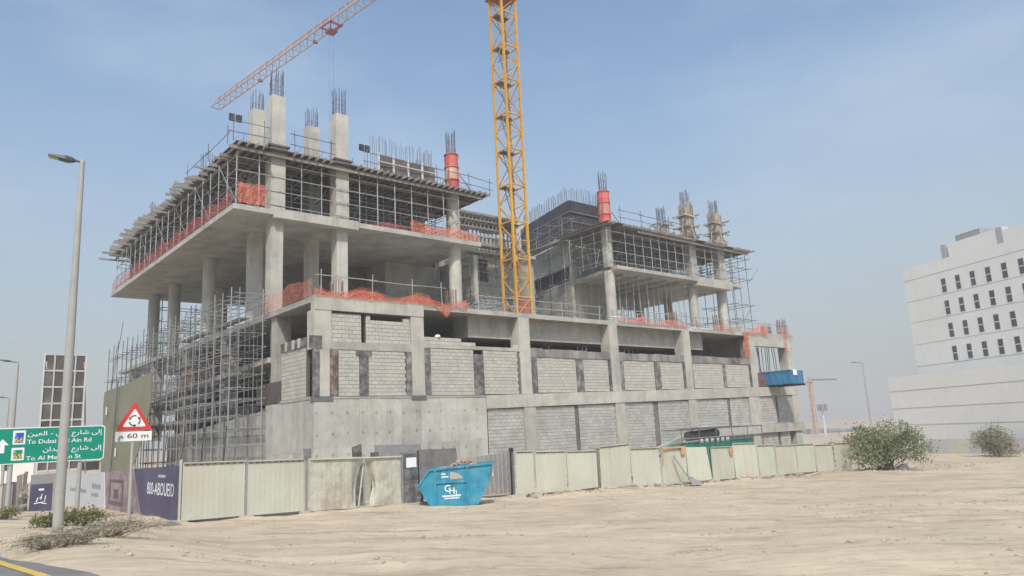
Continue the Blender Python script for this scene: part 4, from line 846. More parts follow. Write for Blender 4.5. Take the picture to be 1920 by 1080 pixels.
for i, x in enumerate(ed):
    post(HN, x, FY + .06, zt(x) - .3, zt(x) + (2.2 if i != 2 else 2.45), 'cream_sheet' if i in (0,) else 'metal_grey')
    foot(HN, x, FY + .1, zt(x) - .05, .5)
bx(HN, 'post_board', ed[2] - .14, ed[2] + .16, FY - .02, FY + .05, zt(ed[2]) + 2.12, zt(ed[2]) + 2.5, 'concrete_dark')
tb(HN, 'frame_tube', (ed[3], FY + .05, zt(ed[3]) + 2.05), (ed[3] - .25, FY + .1, zt(ed[3]) + .1), .035, 'cream_sheet'); tb(HN, 'frame_tube', (ed[3] + .05, FY + .05, zt(ed[3]) + 1.95), (ed[3] + .0, FY + .2, zt(ed[3]) + .9), .035, 'cream_sheet')
HF = thing('hoarding', 'long row of cream sheet hoarding panels right of the blue skip', 'hoarding', (24, FY, zt(24)))
ep = [966, 1002, 1064, 1124, 1186, 1241, 1291, 1336, 1381, 1424, 1460, 1498, 1535, 1570, 1602]; ex = [fx(p) for p in ep]
tilt = {3: (.0, .22), 7: (.0, .05)}
for i in range(len(ex) - 1):
    a, b = ex[i] + .07, ex[i + 1] - .1; h = 1.98 + ru(-.05, .05) + (.22 if i in (3, 8) else 0); l = ru(-.03, .03); dz = ru(-.03, .05)
    sheet_panel(HF, (a, FY + ru(-.1, .05)), (b, FY + ru(-.1, .05)), zt(a) + .14 + dz - (.06 if i == 3 else 0), zt(b) + .14 + dz + (.08 if i == 3 else 0), h, h, 'cream_sheet', lean=l,
                dent=(lambda u, v: (.0, -.28 * sm((u - .75) / .25) * v * (1 if v < .9 else .9))) if i == 6 else None)
for i, x in enumerate(ex): post(HF, x, FY + .12, zt(x) - .3, zt(x) + 2.14, 'crane_pale' if i == 4 else 'galv_dark', .08); foot(HF, x, FY + .0, zt(x) - .04, ru(.6, 1.0))
for (i, m_) in ((5, 'orange_paint'),):
    a, b = ex[i] + .05, ex[i + 1] - .5; bx(HF, 'orange_frame', a, b, FY - .17, FY - .14, zt(a) + 2.08, zt(a) + 2.18, m_); bx(HF, 'orange_frame', a, a + .08, FY - .17, FY - .14, zt(a) + 1.3, zt(a) + 2.08, m_); bx(HF, 'orange_patch', b - .18, b + .2, FY - .19, FY - .171, zt(a) + 1.68, zt(a) + 2.1, m_)
bx(HF, 'red_patch', ex[8] - .65, ex[8] - .3, FY - .19, FY - .16, zt(ex[8]) + 1.7, zt(ex[8]) + 2.1, 'orange_paint')
t = thing('gate_sheet', 'grey corrugated metal gate sheet behind the blue skip', 'gate', (6, -3.5, zt(6))); a, b = FB(866, 900, -3.6).x, FB(958, 900, -3.6).x
sheet_panel(t, (a, -3.6), (b, -3.6), zt(a) + .1, zt(b) + .1, 1.75, 2.1, 'metal_grey', ribs=.28, cap=False, rib_d=.03); bx(t, 'top_rail', a, b, -3.55, -3.5, zt(b) + 1.8, zt(b) + 1.86, 'galv'); post(t, b + .1, -3.6, zt(b) - .2, zt(b) + 2.35, 'dark', .16)
t = thing('door_panel', 'narrow dark weathered board with a white paper notice beside the skip', 'board', (2.4, -4.9, zt(2.4))); a, b = FB(757, 900, -5).x, FB(784, 900, -5).x
for k in range(9): z = zt(a) + .1 + k * .235; bx(t, 'plank', a, b + (.25 if k < 3 else 0), -5.0 + ru(-.02, .02), -4.95, z, z + .225, 'stained_board')
bx(t, 'notice', a + .12, b - .1, -5.05, -5.03, zt(a) + 1.6, zt(a) + 2.02, 'white_letter'); bx(t, 'footing', a - .2, b + .6, -5.3, -4.8, zt(a) - .3, zt(a) + .09, 'concrete_light')
bx(t, 'frame_post', a - .08, a - .01, -5, -4.93, zt(a) - .1, zt(a) + 2.25, 'dark'); bx(t, 'frame_post', b + .01, b + .07, -5, -4.93, zt(a) + .1, zt(a) + 2.3, 'dark')
for lab, p0, p1, yy, h_, m_ in (('grey sheet leaning on the wall behind the cream hoarding', (708, 835), (795, 870), -1.2, 0, 'metal_grey'), ('dark brown plywood sheet standing behind the blue skip', (792, 843), (862, 880), -2.2, 0, 'concrete_dark')):
    a, b = FB(*p0, yy), FB(*p1, yy); mb = MB(); mb.prism([(a.x, yy, -.6), (b.x, yy, -.6), (b.x, yy + .25, FB(p1[0], p0[1] - 3, yy).z), (a.x, yy + .25, a.z)], (0, .05, 0)); solo('leaning_sheet', lab, 'sheet', mb, m_, (a.x, yy, -.6))
a = FB(672, 836, -3); mb = MB(); mb.hexa([(a.x - .1, -3, -.5), (a.x + .3, -3, -.5), (a.x + .3, -2.9, -.5), (a.x - .1, -2.9, -.5), (a.x - .28, -3, a.z - .05), (a.x + .15, -3, a.z + .08), (a.x + .15, -2.9, a.z + .08), (a.x - .28, -2.9, a.z - .05)]); solo('leaning_board', 'dark stained board tilted behind the buckled cream panel', 'board', mb, 'stained_board', (a.x, -3, -.5))
a = FB(702, 850, -3); mb = MB(); mb.box(a.x - .15, a.x + .22, -3, -2.9, -.5, a.z + .05); solo('leaning_board', 'short dark board upright behind the hoarding beside the grey sheet', 'board', mb, 'stained_board', (a.x, -3, -.5))
# ------------------------------------------------------------------ blue skip
SO = GB(806, 943, -.22); SO.z = g(SO.x, SO.y) - .03; KX = Vector((.765, -.644, 0)); KN = Vector((.644, .765, 0))
SK = thing('skip', 'bright blue steel waste skip with white lettering in front of the corrugated gate', 'skip', tuple(SO))
def kp(u, d, z): v = SO + KX * u + KN * d; return (v.x, v.y, SO.z + z)          # along, back, up
pm = (ZB(900, 940, 1) - ZB(800, 940, 1)).length / 100 * (SO - CB).length * .985      # metres per photo pixel at the skip
def ku(px): return (px - 806) * pm
DP = 1.5
prof = [(0, 0), (ku(894), 0), (ku(914), .86), (ku(921), 1.66), (ku(806), 1.5), (ku(785), .84)]
n = len(prof); mb = MB(); mb.v = [kp(u, 0, z) for u, z in prof] + [kp(u, DP, z) for u, z in prof]
mb.f = [tuple(range(n)), tuple(reversed(range(n, 2 * n)))]
for i in range(n):
    if i != 3: j = (i + 1) % n; mb.f.append((j, i, n + i, n + j))
part('shell', mb, 'skip_blue', SK)
mb = MB(); mb.grid([[kp(prof[4][0] + .03, .04, prof[4][1] - .02), kp(prof[3][0] - .03, .04, prof[3][1] - .02)], [kp(prof[4][0] + .1, DP / 2, prof[4][1] - .5), kp(prof[3][0] - .1, DP / 2, prof[3][1] - .45)], [kp(prof[4][0] + .03, DP - .04, prof[4][1] - .02), kp(prof[3][0] - .03, DP - .04, prof[3][1] - .02)]]); part('lining', mb, 'skip_inside', SK)
def kbar(name, a, b, s=.09, t_=.09, m_='skip_blue'): mb = MB(); mb.bar(kp(*a), kp(*b), s, t_); part(name, mb, m_, SK)
for d in (-.02, DP + .02): kbar('top_rim', (prof[4][0], d, prof[4][1]), (prof[3][0], d, prof[3][1])); kbar('end_rim', (prof[5][0], d, prof[5][1]), (prof[4][0], d, prof[4][1]), .07, .07)
kbar('top_rim', (prof[3][0], 0, prof[3][1]), (prof[3][0], DP, prof[3][1])); kbar('end_rim', (prof[5][0], 0, prof[5][1]), (prof[5][0], DP, prof[5][1]), .07, .07)
def zl(u): return lerp(prof[4][1], prof[3][1], (u - prof[4][0]) / (prof[3][0] - prof[4][0]))
ua, ub = ku(817), ku(876)
def kbox(name, u0, u1, d0, d1, z0, z1, m_): mb = MB(); mb.hexa([kp(u0, d0, z0), kp(u1, d0, z0), kp(u1, d1, z0), kp(u0, d1, z0), kp(u0, d0, z1), kp(u1, d0, z1), kp(u1, d1, z1), kp(u0, d1, z1)]); part(name, mb, m_, SK)
for u in (ua, ub): kbox('side_rib', u - .04, u + .04, -.06, -.001, .02, zl(u) - .05, 'skip_blue')
kbox('side_rib', ua + .042, ub - .042, -.055, -.001, .93, 1.03, 'skip_blue')
um = (ua + ub) / 2
for body, size, du, dz in (('G', .40, -.17, .58), ('H', .36, -.0, .50), ('h', .32, .15, .48)): part('logo_letter', text_mb(body, size, kp(um + du, -.006, dz), KX, (0, 0, 1)), 'white_letter', SK)
for dz, l, h_ in ((.37, .80, .075), (.28, .62, .06)):       # two lines of unreadably small print
    k = -l / 2
    while k < l / 2 - .03: wd = ru(.03, .075); kbox('small_print', um + k, um + k + wd, -.008, -.002, dz + k * .03 + ru(0, .01), dz + h_ + k * .03, 'white_letter'); k += wd + .016
for dz, l in ((1.28, .18), (1.16, .3)):
    k = 0
    while k < l: kbox('small_print', um - .42 + k, um - .42 + k + .045, -.008, -.002, dz, dz + .06, 'white_letter'); k += .062
mb = MB(); pl = [kp(um - .06, -.007, 1.08), kp(um + .5, -.007, 1.1)] + [kp(um - .06 + .52 * math.cos(a), -.007, 1.1 + .28 * math.sin(a)) for a in (.3, .6, .9, 1.2, 1.55)]; mb.prism(pl, tuple(KN * .004)); part('scraped_patch', mb, 'scrape', SK)
for k in range(3): kbox('side_mark', prof[3][0] + .03 - .02, prof[3][0] + .05 - .02, .3 + k * .35, .45 + k * .35, 1.1, 1.4, 'white_letter')
mb = MB()
for i in range(110):
    u, d = ru(.4, prof[3][0] - .25), ru(.15, DP - .15); hh = 1.5 + .42 * math.exp(-((u - ub + .15) / .45) ** 2); s = ru(.04, .13); z = hh + ru(-.25, .0); a = ru(0, 3); x, y, z = kp(u, d, z)
    c, e = math.cos(a) * s, math.sin(a) * s; h2 = s * ru(.3, .9); mb.hexa([(x + c, y + e, z), (x - e, y + c, z), (x - c, y - e, z), (x + e, y - c, z), (x + c * .8, y + e * .8, z + h2), (x - e * .8, y + c * .8, z + h2), (x - c, y - e, z + h2), (x + e, y - c, z + h2 * .6)])
solo('rubble', 'pale rubble and torn sacks heaped inside the blue skip', 'rubble', mb, 'rubble', kp(1.5, .7, 1.2), kind='stuff')
# ------------------------------------------------------------------ printed hoarding on the street side
HX = -7.36
t = thing('banner_hoarding', 'purple hoarding panel lettered 800-ABOUEID beside the cream panels', 'hoarding', (HX, -2.5, zt(HX)))
za = lambda y: g0(HX, y) - .02
mb = MB(); pp = [(HX, -5.1, za(-5) + .0), (HX, -5.1, za(-5) + 2.02), (HX, 1.7, za(1.5) + 1.86), (HX, .3, za(0) + .05)]; mb.prism(pp, (.05, 0, 0)); part('panel', mb, 'purple_sheet', t)
part('lettering', text_mb('800-ABOUEID', .66, (HX - .006, -2.3, za(-2) + .9), (0, -1, 0), (0, 0, 1), width=3.6), 'white_letter', t)
for k in range(7): mb = MB(); mb.box(HX - .008, HX - .003, -2.0 - .14 * k - .1, -2.0 - .14 * k, za(-2) + 1.56, za(-2) + 1.66); part('small_print', mb, 'white_sheet', t)
bx(t, 'edge_post', HX - .02, HX + .08, -5.2, -5.11, za(-5) - .2, za(-5) + 2.05, 'white_sheet')
t = thing('banner_hoarding', 'faded pinkish hoarding print of a doorway between purple and white panels', 'hoarding', (HX, 4, za(4)))
mb = MB(); mb.prism([(HX + .06, .4, za(.5)), (HX + .06, 1.6, za(1.6) + 1.86), (HX + .06, 7.4, za(7) + 1.72), (HX + .06, 6.8, za(7) - .1)], (.05, 0, 0)); part('panel', mb, 'print_rose', t)
for (ya, yb, a, b, m_) in ((3.6, 6.3, .25, .42, 'print_dark'), (3.6, 3.9, .42, 1.25, 'print_dark'), (6.0, 6.3, .42, 1.25, 'print_dark'), (4.5, 5.4, .55, .95, 'print_dark'), (3.6, 6.3, 1.25, 1.38, 'print_dark')): bx(t, 'print_shape', HX + .052, HX + .059, ya, yb, za(5) + a, za(5) + b, m_)
t = thing('banner_hoarding', 'white hoarding panel with grey lettering behind the sign post', 'hoarding', (HX, 11, za(11)))
mb = MB(); mb.prism([(HX + .03, 6.85, za(7) - .1), (HX + .03, 7.4, za(7) + 1.72), (HX + .03, 17.2, za(17) + 1.62), (HX + .03, 17.2, za(17) - .1)], (.05, 0, 0)); part('panel', mb, 'white_sheet', t)
def scribble(parent, x, y0_, y1_, z, h_, m_='grey_letter'):
    y = y0_
    while y > y1_: wd = ru(.10, .22); mb = MB(); mb.box(x - .008, x - .002, y - wd, y, z, z + h_ * ru(.55, 1)); part('small_print', mb, m_, parent); y -= wd + .07
scribble(t, HX + .03, 9.9, 8.0, za(9) + .92, .28); scribble(t, HX + .03, 9.9, 8.3, za(9) + .55, .22); scribble(t, HX + .03, 15.5, 11.3, za(13) + .72, .26)
q = GB(75, 962, -.12); yy = q.y; X0_, X1_ = FB(56, 930, yy).x, FB(97, 930, yy).x
t = thing('banner_hoarding', 'small dark purple banner panel with white script below the billboard frame', 'hoarding', (q.x, yy, -.1)); zb_ = g0(q.x, yy) - .05
bx(t, 'panel', X0_, X1_, yy, yy + .05, zb_, zb_ + 1.3, 'purple_sheet'); bx(t, 'grey_board', X0_, X1_ + .3, yy + .06, yy + .1, zb_, zb_ + 1.75, 'metal_grey'); bx(t, 'post', X1_ + .02, X1_ + .16, yy - .02, yy + .05, zb_, zb_ + 1.6, 'timber')
mb = MB()
for (u, v, l, a) in ((.2, .32, .16, .2), (.3, .38, .2, 1.2), (.38, .34, .22, .1), (.5, .45, .25, 1.4), (.55, .32, .2, -.2), (.45, .5, .1, .6), (.68, .36, .3, 1.45)):
    p0 = Vector((lerp(X0_, X1_, u), yy - .008, zb_ + 1.3 * v)); mb.bar(p0, p0 + Vector((math.cos(a) * l, 0, math.sin(a) * l)), .03, .04)
part('script_mark', mb, 'white_letter', t); bx(t, 'small_print', lerp(X0_, X1_, .38), lerp(X0_, X1_, .62), yy - .01, yy - .004, zb_ + 1.0, zb_ + 1.09, 'white_letter')
t = thing('banner_hoarding', 'grey purple banner panels behind the left sign post', 'hoarding', (q.x - 2, yy + 2, -.1)); a, b = FB(4, 930, yy + 3).x, FB(33, 930, yy + 3).x
bx(t, 'panel', a, (a + b) / 2, yy + 3, yy + 3.05, zb_ - .05, zb_ + 1.35, 'purple_sheet'); bx(t, 'panel', (a + b) / 2 + .03, b, yy + 3, yy + 3.05, zb_ - .05, zb_ + 1.4, 'print_dark'); bx(t, 'panel', (a + b) / 2 - .3, (a + b) / 2 + .1, yy + 2.94, yy + 2.99, zb_ - .05, zb_ + 1.3, 'metal_grey')
t = thing('timber_stack', 'upright weathered timbers and planks between purple banners', 'timber stack', (X0_ - .5, yy + .5, zb_))
for k in range(9): x = lerp(FB(35, 930, yy + .8).x, X0_ - .06, k / 8.); h_ = ru(.9, 2.1); bm_(t, 'timber', (x, yy + ru(.3, 1), zb_ - .1), (x + ru(-.1, .1), yy + ru(.4, 1.), zb_ + h_), .13, .1, random.choice(('beam_wood', 'stained_brown', 'concrete_dark', 'timber')))
for z in (.35, .7, .95): bm_(t, 'timber', (FB(38, 930, yy + .2).x, yy + .2, zb_ + z), (X0_ - .05, yy + .25, zb_ + z + .05), .12, .1, random.choice(('stained_brown', 'timber')))
# ------------------------------------------------------------------ signs and lamps
p = GB(242, 980, .42); sx_, sy_ = p.x, p.y; zs = g(sx_, sy_)
WS = thing('warning_sign', 'red triangular roundabout warning sign with a 60 m plate', 'road sign', (sx_, sy_, zs)); tb(WS, 'post', (sx_, sy_ + .06, zs - .3), (sx_, sy_ + .06, FB(250, 770, sy_).z), .05, 'pole_grey', 'cyl')
def sp(px, py): v = FB(px, py, sy_); return v
a, b, c = sp(217, 806), sp(285, 806), sp(253, 754); cx_, zb1, zt1 = (a.x + b.x) / 2, (a.z + b.z) / 2, c.z; hw = (b.x - a.x) / 2
def tri(y, s, k=0.): cz = zb1 + (zt1 - zb1) / 3; return [(cx_ + (px_ * hw) * s, y, cz + (pz - cz) * s) for px_, pz in ((-1, zb1), (1, zb1), (0, zt1))]
def rtri(y, s):
    P3 = [Vector(v) for v in tri(y, s)]; out = []
    for i in range(3):
        A0, B0, C0_ = P3[i - 1], P3[i], P3[(i + 1) % 3]
        for k in range(5): t_ = k / 4; u = B0.lerp(A0, .09); w_ = B0.lerp(C0_, .09); out.append(u.lerp(B0, t_).lerp(B0.lerp(w_, t_), t_))
    return out
mb = MB(); mb.prism(rtri(sy_, 1.04), (0, .02, 0)); part('red_plate', mb, 'sign_red', WS); mb = MB(); mb.prism(rtri(sy_ - .006, .66), (0, .004, 0)); part('white_face', mb, 'sign_white', WS)
cz = zb1 + (zt1 - zb1) * .33
for k in range(3):
    a0 = math.radians(-55 + 120 * k + 8); rr = hw * .30; mb = MB(); R0, R1 = rr * .88, rr * 1.1; pl = []
    for i in range(9): a_ = a0 + math.radians(72) * i / 8; pl.append((a_, R0, R1))
    for (q0, q1) in zip(pl, pl[1:]): mb.prism([(cx_ + q0[1] * math.cos(q0[0]), sy_ - .011, cz + q0[1] * math.sin(q0[0])), (cx_ + q1[1] * math.cos(q1[0]), sy_ - .011, cz + q1[1] * math.sin(q1[0])), (cx_ + q1[2] * math.cos(q1[0]), sy_ - .011, cz + q1[2] * math.sin(q1[0])), (cx_ + q0[2] * math.cos(q0[0]), sy_ - .011, cz + q0[2] * math.sin(q0[0]))], (0, .003, 0))
    ae = a0 + math.radians(72); tip = ae + math.radians(30); rm_ = (R0 + R1) / 2
    mb.prism([(cx_ + r_ * math.cos(t_), sy_ - .011, cz + r_ * math.sin(t_)) for r_, t_ in ((rm_ * .72, ae), (rm_, tip), (rm_ * 1.28, ae))], (0, .003, 0)); part('arrow', mb, 'sign_black', WS)
a, b = sp(217, 828), sp(284, 808); zA, zB = (sp(217, 828).z + sp(284, 826).z) / 2, zb1 - .05; bx(WS, 'distance_plate', cx_ - hw, cx_ + hw, sy_, sy_ + .02, zA, zB, 'sign_white')
part('lettering', text_mb(arab('م') + ' 60 m', (zB - zA) * .72, (cx_, sy_ - .004, lerp(zA, zB, .3)), (1, 0, 0), (0, 0, 1), width=hw * 1.65), 'sign_black', WS)
p = GB(18, 992, .0); gy = p.y; GS = thing('direction_sign', 'green road direction sign with Arabic and English lettering', 'road sign', (p.x + 2, gy, g0(p.x, gy)))
def gp(px, py): return FB(px, py, gy)
gl, gr = gp(-42, 840).x, gp(196, 830).x; gb = (gp(194, 861).z + gp(0, 872).z) / 2; gt_ = (gp(195, 798).z + gp(0, 802).z) / 2
mb = MB(); rr = .12; pl = []
for (cx0, cz0, a0) in ((gr - rr, gb + rr, -90), (gr - rr, gt_ - rr, 0), (gl + rr, gt_ - rr, 90), (gl + rr, gb + rr, 180)):
    for k in range(5): a_ = math.radians(a0 + k * 22.5); pl.append((cx0 + rr * math.cos(a_), gy, cz0 + rr * math.sin(a_)))
mb.prism(pl, (0, .04, 0)); part('border_plate', mb, 'sign_white', GS)
cxg, czg = (gl + gr) / 2, (gb + gt_) / 2; mb = MB(); mb.prism([(cxg + (x - cxg) * (1 - .07 / (gr - gl)), gy - .006, czg + (z - czg) * (1 - .07 / (gt_ - gb))) for x, y, z in pl], (0, .004, 0)); part('green_face', mb, 'sign_green', GS)
for px_, base in ((18, None), (149, None)): v = gp(px_ + (6 if px_ < 50 else 4), 830).x; tb(GS, 'post', (v, gy + .1, g0(v, gy) - .3), (v, gy + .1, gt_ - .05), .075, 'pole_grey', 'cyl')
def gtext(body, px0, px1, pyb, ph, al='LEFT', m_='white_letter'):
    s = gp((px0 + px1) / 2, pyb); xa_, xb_ = gp(px0, pyb).x, gp(px1, pyb).x; h_ = abs(gp(px0, pyb).z - gp(px0, pyb - ph).z)
    part('lettering', text_mb(body, h_ * 1.42, ((xa_ + xb_) / 2, gy - .012, s.z), (1, 0, 0), (0, 0, 1), width=xb_ - xa_), m_, GS)
gtext(arab('إلى شارع دبي - العين'), 52, 191, 815, 8); gtext('To Dubai - Al Ain Rd', 51, 171, 830, 8); gtext(arab('إلى شارع الميدان'), 80, 190, 844, 8); gtext('To Al Meydan St', 48, 151, 861, 8)
for (pa, pb, ya_, yb_, col, tx, up_) in ((23, 49, 807, 834, 'sign_blue', '66', 'E'), (20, 46, 839, 864, 'sign_green', '69', 'D')):
    a, b = gp(pa, yb_), gp(pb, ya_); bx(GS, 'shield_plate', a.x, b.x, gy - .011, gy - .0065, a.z, b.z, 'sign_white'); bx(GS, 'shield_face', a.x + .06, b.x - .06, gy - .016, gy - .0115, a.z + .06, b.z - .08, col)
    part('lettering', text_mb(tx, (b.z - a.z) * .52, ((a.x + b.x) / 2, gy - .02, a.z + (b.z - a.z) * .16), (1, 0, 0), (0, 0, 1), width=(b.x - a.x) * .72), 'sign_yellow', GS); part('lettering', text_mb(up_, (b.z - a.z) * .28, ((a.x + b.x) / 2 - .12, gy - .02, a.z + (b.z - a.z) * .6), (1, 0, 0), (0, 0, 1)), 'white_letter', GS)
a = gp(3, 850); mb = MB(); mb.prism([(a.x - .07, gy - .012, a.z), (a.x + .07, gy - .012, a.z), (a.x + .07, gy - .012, a.z + .28), (a.x + .2, gy - .012, a.z + .28), (a.x, gy - .012, a.z + .5), (a.x - .2, gy - .012, a.z + .28), (a.x - .07, gy - .012, a.z + .28)], (0, .003, 0)); part('arrow', mb, 'white_letter', GS)
def street_lamp(label, x, y, h_, arm, hd, r=.11, group=None, small=False):
    z = g0(x, y) - .05; t = thing('street_lamp', label, 'street lamp', (x, y, z), group); mb = MB(); mb.lathe((x, y, z), [(r * 1.25, 0), (r * 1.2, .3), (r, h_ * .5), (r * .62, h_), (r * .5, h_ + .1)], 14); part('pole', mb, 'pole_grey', t, smooth=True)
    d = Vector(hd).normalized(); top = Vector((x, y, z + h_ + .02)); e = top + d * arm + Vector((0, 0, .12 * arm)); tb(t, 'arm', top, e, .035, 'lamp_dark')
    s = Vector((-d.y, d.x, 0)); u = (d + Vector((0, 0, .12))).normalized(); n_ = u.cross(s) * (-1 if u.cross(s).z < 0 else 1); mb = MB(); L = .66; rings = []
    for (f, w_, th) in ((0, .05, .05), (.12, .12, .09), (.35, .17, .11), (.6, .15, .08), (1, .13, .05)): c = e + u * (L * f - .05); rings.append([c - s * w_ - n_ * th * .5, c + s * w_ - n_ * th * .5, c + s * w_ * .8 + n_ * th * .6, c - s * w_ * .8 + n_ * th * .6])
    b0 = len(mb.v)
    for rg in rings: mb.v += [tuple(v) for v in rg]
    for k in range(4):
        for j in range(4): mb.f.append((k * 4 + j, k * 4 + (j + 1) % 4, k * 4 + 4 + (j + 1) % 4, k * 4 + 4 + j))
    mb.f += [(3, 2, 1, 0), (16, 17, 18, 19)]; hd_ = part('lamp_head', mb, 'lamp_dark', t)
    mb = MB(); c0, c1 = e + u * (L * .55), e + u * (L * .9); mb.hexa([c0 - s * .1 - n_ * .06, c0 + s * .1 - n_ * .06, c1 + s * .09 - n_ * .045, c1 - s * .09 - n_ * .045, c0 - s * .1 - n_ * .03, c0 + s * .1 - n_ * .03, c1 + s * .09 - n_ * .02, c1 - s * .09 - n_ * .02]); part('lens', mb, 'lamp_lens', hd_)
p = GB(107, 1006, .47); street_lamp('tall grey street lamp standing in the sand beside the dry shrub', p.x, p.y, FB(160, 303, p.y).z - g0(p.x, p.y), .22, (-.9, .25, 0), .108)
for lab, px_, py_, yy in (('distant street lamp behind the left edge of the green sign', 34, 679, 30), ('farthest small street lamp along the left road', 17, 746, 60)): v = FB(px_, py_, yy); street_lamp(lab, v.x, yy, v.z - g0(v.x, yy), .5, (-.95, -.2, 0), .12)
v = ZB(1612, 680, 105); street_lamp('slim dark street lamp behind the big green bush', v.x + .9, v.y, v.z - g0(v.x, v.y), 1.0, (-.75, .65, 0), .13)
# billboard frame
by = 36.; BF = thing('billboard', 'tall white framed billboard with brown panels seen behind the green sign', 'billboard', (-5, by, -.2))
bl = lambda px, py: FB(px, py, by)
a, b, c, d = bl(70, 884), bl(150, 884), bl(82, 662), bl(160, 668); xl, xr, z0b, z1b = (a.x + c.x) / 2, (b.x + d.x) / 2, a.z, (c.z + d.z) / 2
nr, nc = 7, 4
for i in range(nr):
    for j in range(nc): bx(BF, 'panel', lerp(xl, xr, j / nc) + .06, lerp(xl, xr, (j + 1) / nc) - .06, by, by + .06, lerp(z0b, z1b, i / nr) + .07, lerp(z0b, z1b, (i + 1) / nr) - .07, 'ply')
for i in range(nr + 1): z = lerp(z0b, z1b, i / nr); bx(BF, 'frame_bar', xl - .06, xr + .06, by - .07, by - .01, z - .04, z + .04, 'frame_white')
for j in range(nc + 1): x = lerp(xl, xr, j / nc); bx(BF, 'frame_bar', x - (.06 if j in (0, nc) else .03), x + (.06 if j in (0, nc) else .03), by - .12, by - .071, -1 if j in (0, nc) else z0b, z1b + .04, 'frame_white')
for px_ in (xl + .15, xr - .1): tb(BF, 'stay', (px_, by - .1, z1b - .6), (px_ + 1.1, by + 2.6, -.3), .06, 'frame_white')
for lab, p0, p1, yy, m_, hh in (('low white villa wall far behind the direction sign', (0, 862), (64, 862), 70, 'white_paint', 0), ('tan building block beyond the white hoarding', (150, 866), (190, 866), 60, 'tan_wall', 0)):
    a, b = FB(*p0, yy), FB(*p1, yy); t = thing('far_house', lab, 'house', (a.x, yy, -.5)); x0_ = a.x - (8 if p0[0] == 0 else 0); mb = MB(); mb.box(x0_, b.x, yy, yy + 10, -.6, a.z); part('wall', mb, m_, t)
    bx(t, 'roof_parapet', x0_ - .1, b.x + .1, yy - .1, yy + 10.1, a.z, a.z + .4, m_)
    for k in range(3): u = lerp(x0_, b.x, .25 + .25 * k); bx(t, 'window', u - .3, u + .3, yy - .05, yy - .01, a.z * .45, a.z * .45 + .9, 'glass')
# ------------------------------------------------------------------ green cabin, frame and loose things behind the hoarding
gy2 = -2.4; a, b = FB(1296, 838, gy2), FB(1414, 830, gy2)
t = thing('site_cabin', 'green topped site cabin just above the cream hoarding', 'cabin', (a.x, gy2, -1.6)); mb = MB(); mb.box(a.x + .2, b.x - .3, gy2 + .1, gy2 + 2.4, -1.8, .62); part('wall', mb, 'green_cabin', t)
mb = MB(); mb.prism([(a.x - .2, gy2, .62), (a.x + .5, gy2, 1.12), (b.x - 2.6, gy2, 1.2), (b.x - 2.6, gy2, .6)], (0, 2.5, 0)); part('roof', mb, 'green_cabin', t); mb = MB(); mb.box(b.x - 2.55, b.x, gy2, gy2 + 2.5, .72, 1.22); part('roof', mb, 'green_cabin', t)
for k in range(6): bx(t, 'vent_fin', a.x + 1.2 + k * .62, a.x + 1.4 + k * .62, gy2 - .02, gy2 + .1, 1.16, 1.42, 'white_trim')
mb = MB(); mb.tube((a.x + 1.3, gy2 + 1.2, 1.62), (a.x + 4.7, gy2 + 1.2, 1.72), .33, 14); solo('tank', 'dark cylindrical tank lying on the green site cabin', 'tank', mb, 'metal_grey', (a.x + 1.3, gy2 + 1.2, 1.3), smooth=False)
a, b = FB(1277, 807, -2.6), FB(1428, 801, -2.6); t = thing('pipe_frame', 'dark pipe frame canopy standing over the green site cabin', 'frame', (a.x, -2.6, -1.5))
for k in range(6): x = lerp(a.x, b.x, k / 5.); tb(t, 'post', (x, -2.6, -2), (x, -2.6, 2.1), .035, 'galv_dark'); tb(t, 'cross_rail', (x, -2.6, 2.1), (x, -.9, 2.1), .03, 'galv_dark')
for z in (2.1, 1.5): tb(t, 'rail', (a.x, -2.6, z), (b.x, -2.6, z), .04, 'galv_dark' if z > 2 else 'metal_grey')
tb(t, 'brace', (a.x + .2, -2.6, 1.2), (a.x - 3.2, -2.7, .4), .05, 'dark'); bx(t, 'roof_sheet', a.x + 1.5, a.x + 7, -2.5, -1, 2.14, 2.17, 'ply')
mb = MB(); q = FB(1130, 838, -3.2)
t = thing('timber_heap', 'heap of pale planks showing above the tilted cream panel', 'timber heap', (q.x, -3.2, -.9))
for k in range(26): x = q.x + ru(-1.5, 1.2); z = q.z - .25 + .3 * (1 - abs(x - q.x) / 1.8) * rnd(); bm_(t, 'plank', (x - ru(.4, 1), -3.2 + ru(-.5, .5), z), (x + ru(.4, 1), -3.2 + ru(-.5, .5), z + ru(-.1, .1)), .12, .05, random.choice(('timber', 'timber_pale')))
mb = MB(); mb.box(q.x - 1.4, q.x + 1.2, -3.7, -2.7, -1.6, q.z - .25); part('pallet_base', mb, 'timber', t)
x0_ = fx(1283); mb = MB(); z = zt(x0_); mb.hexa([(x0_ - .55, -6.2, z), (x0_ + .3, -6.3, z), (x0_ + .3, -6.25, z), (x0_ - .55, -6.15, z), (x0_ - .3, -5.7, z + .55), (x0_ + .2, -5.7, z + .4), (x0_ + .2, -5.65, z + .4), (x0_ - .3, -5.65, z + .55)]); solo('leaning_board', 'small grey board slumped against the foot of the cream panels', 'board', mb, 'metal_grey', (x0_, -6, z))
mb = MB(); mb.bar((x0_ - .35, -6.1, z), (x0_ - 1.15, -5.42, z + 1.75), .06, .07); solo('leaning_pole', 'thin grey pole leaning on a cream hoarding panel', 'pole', mb, 'metal_grey', (x0_ - .35, -6.1, z))
t = thing('plank_litter', 'loose sticks and planks lying along the foot of the hoarding', 'planks', (18, -6, zt(18)))
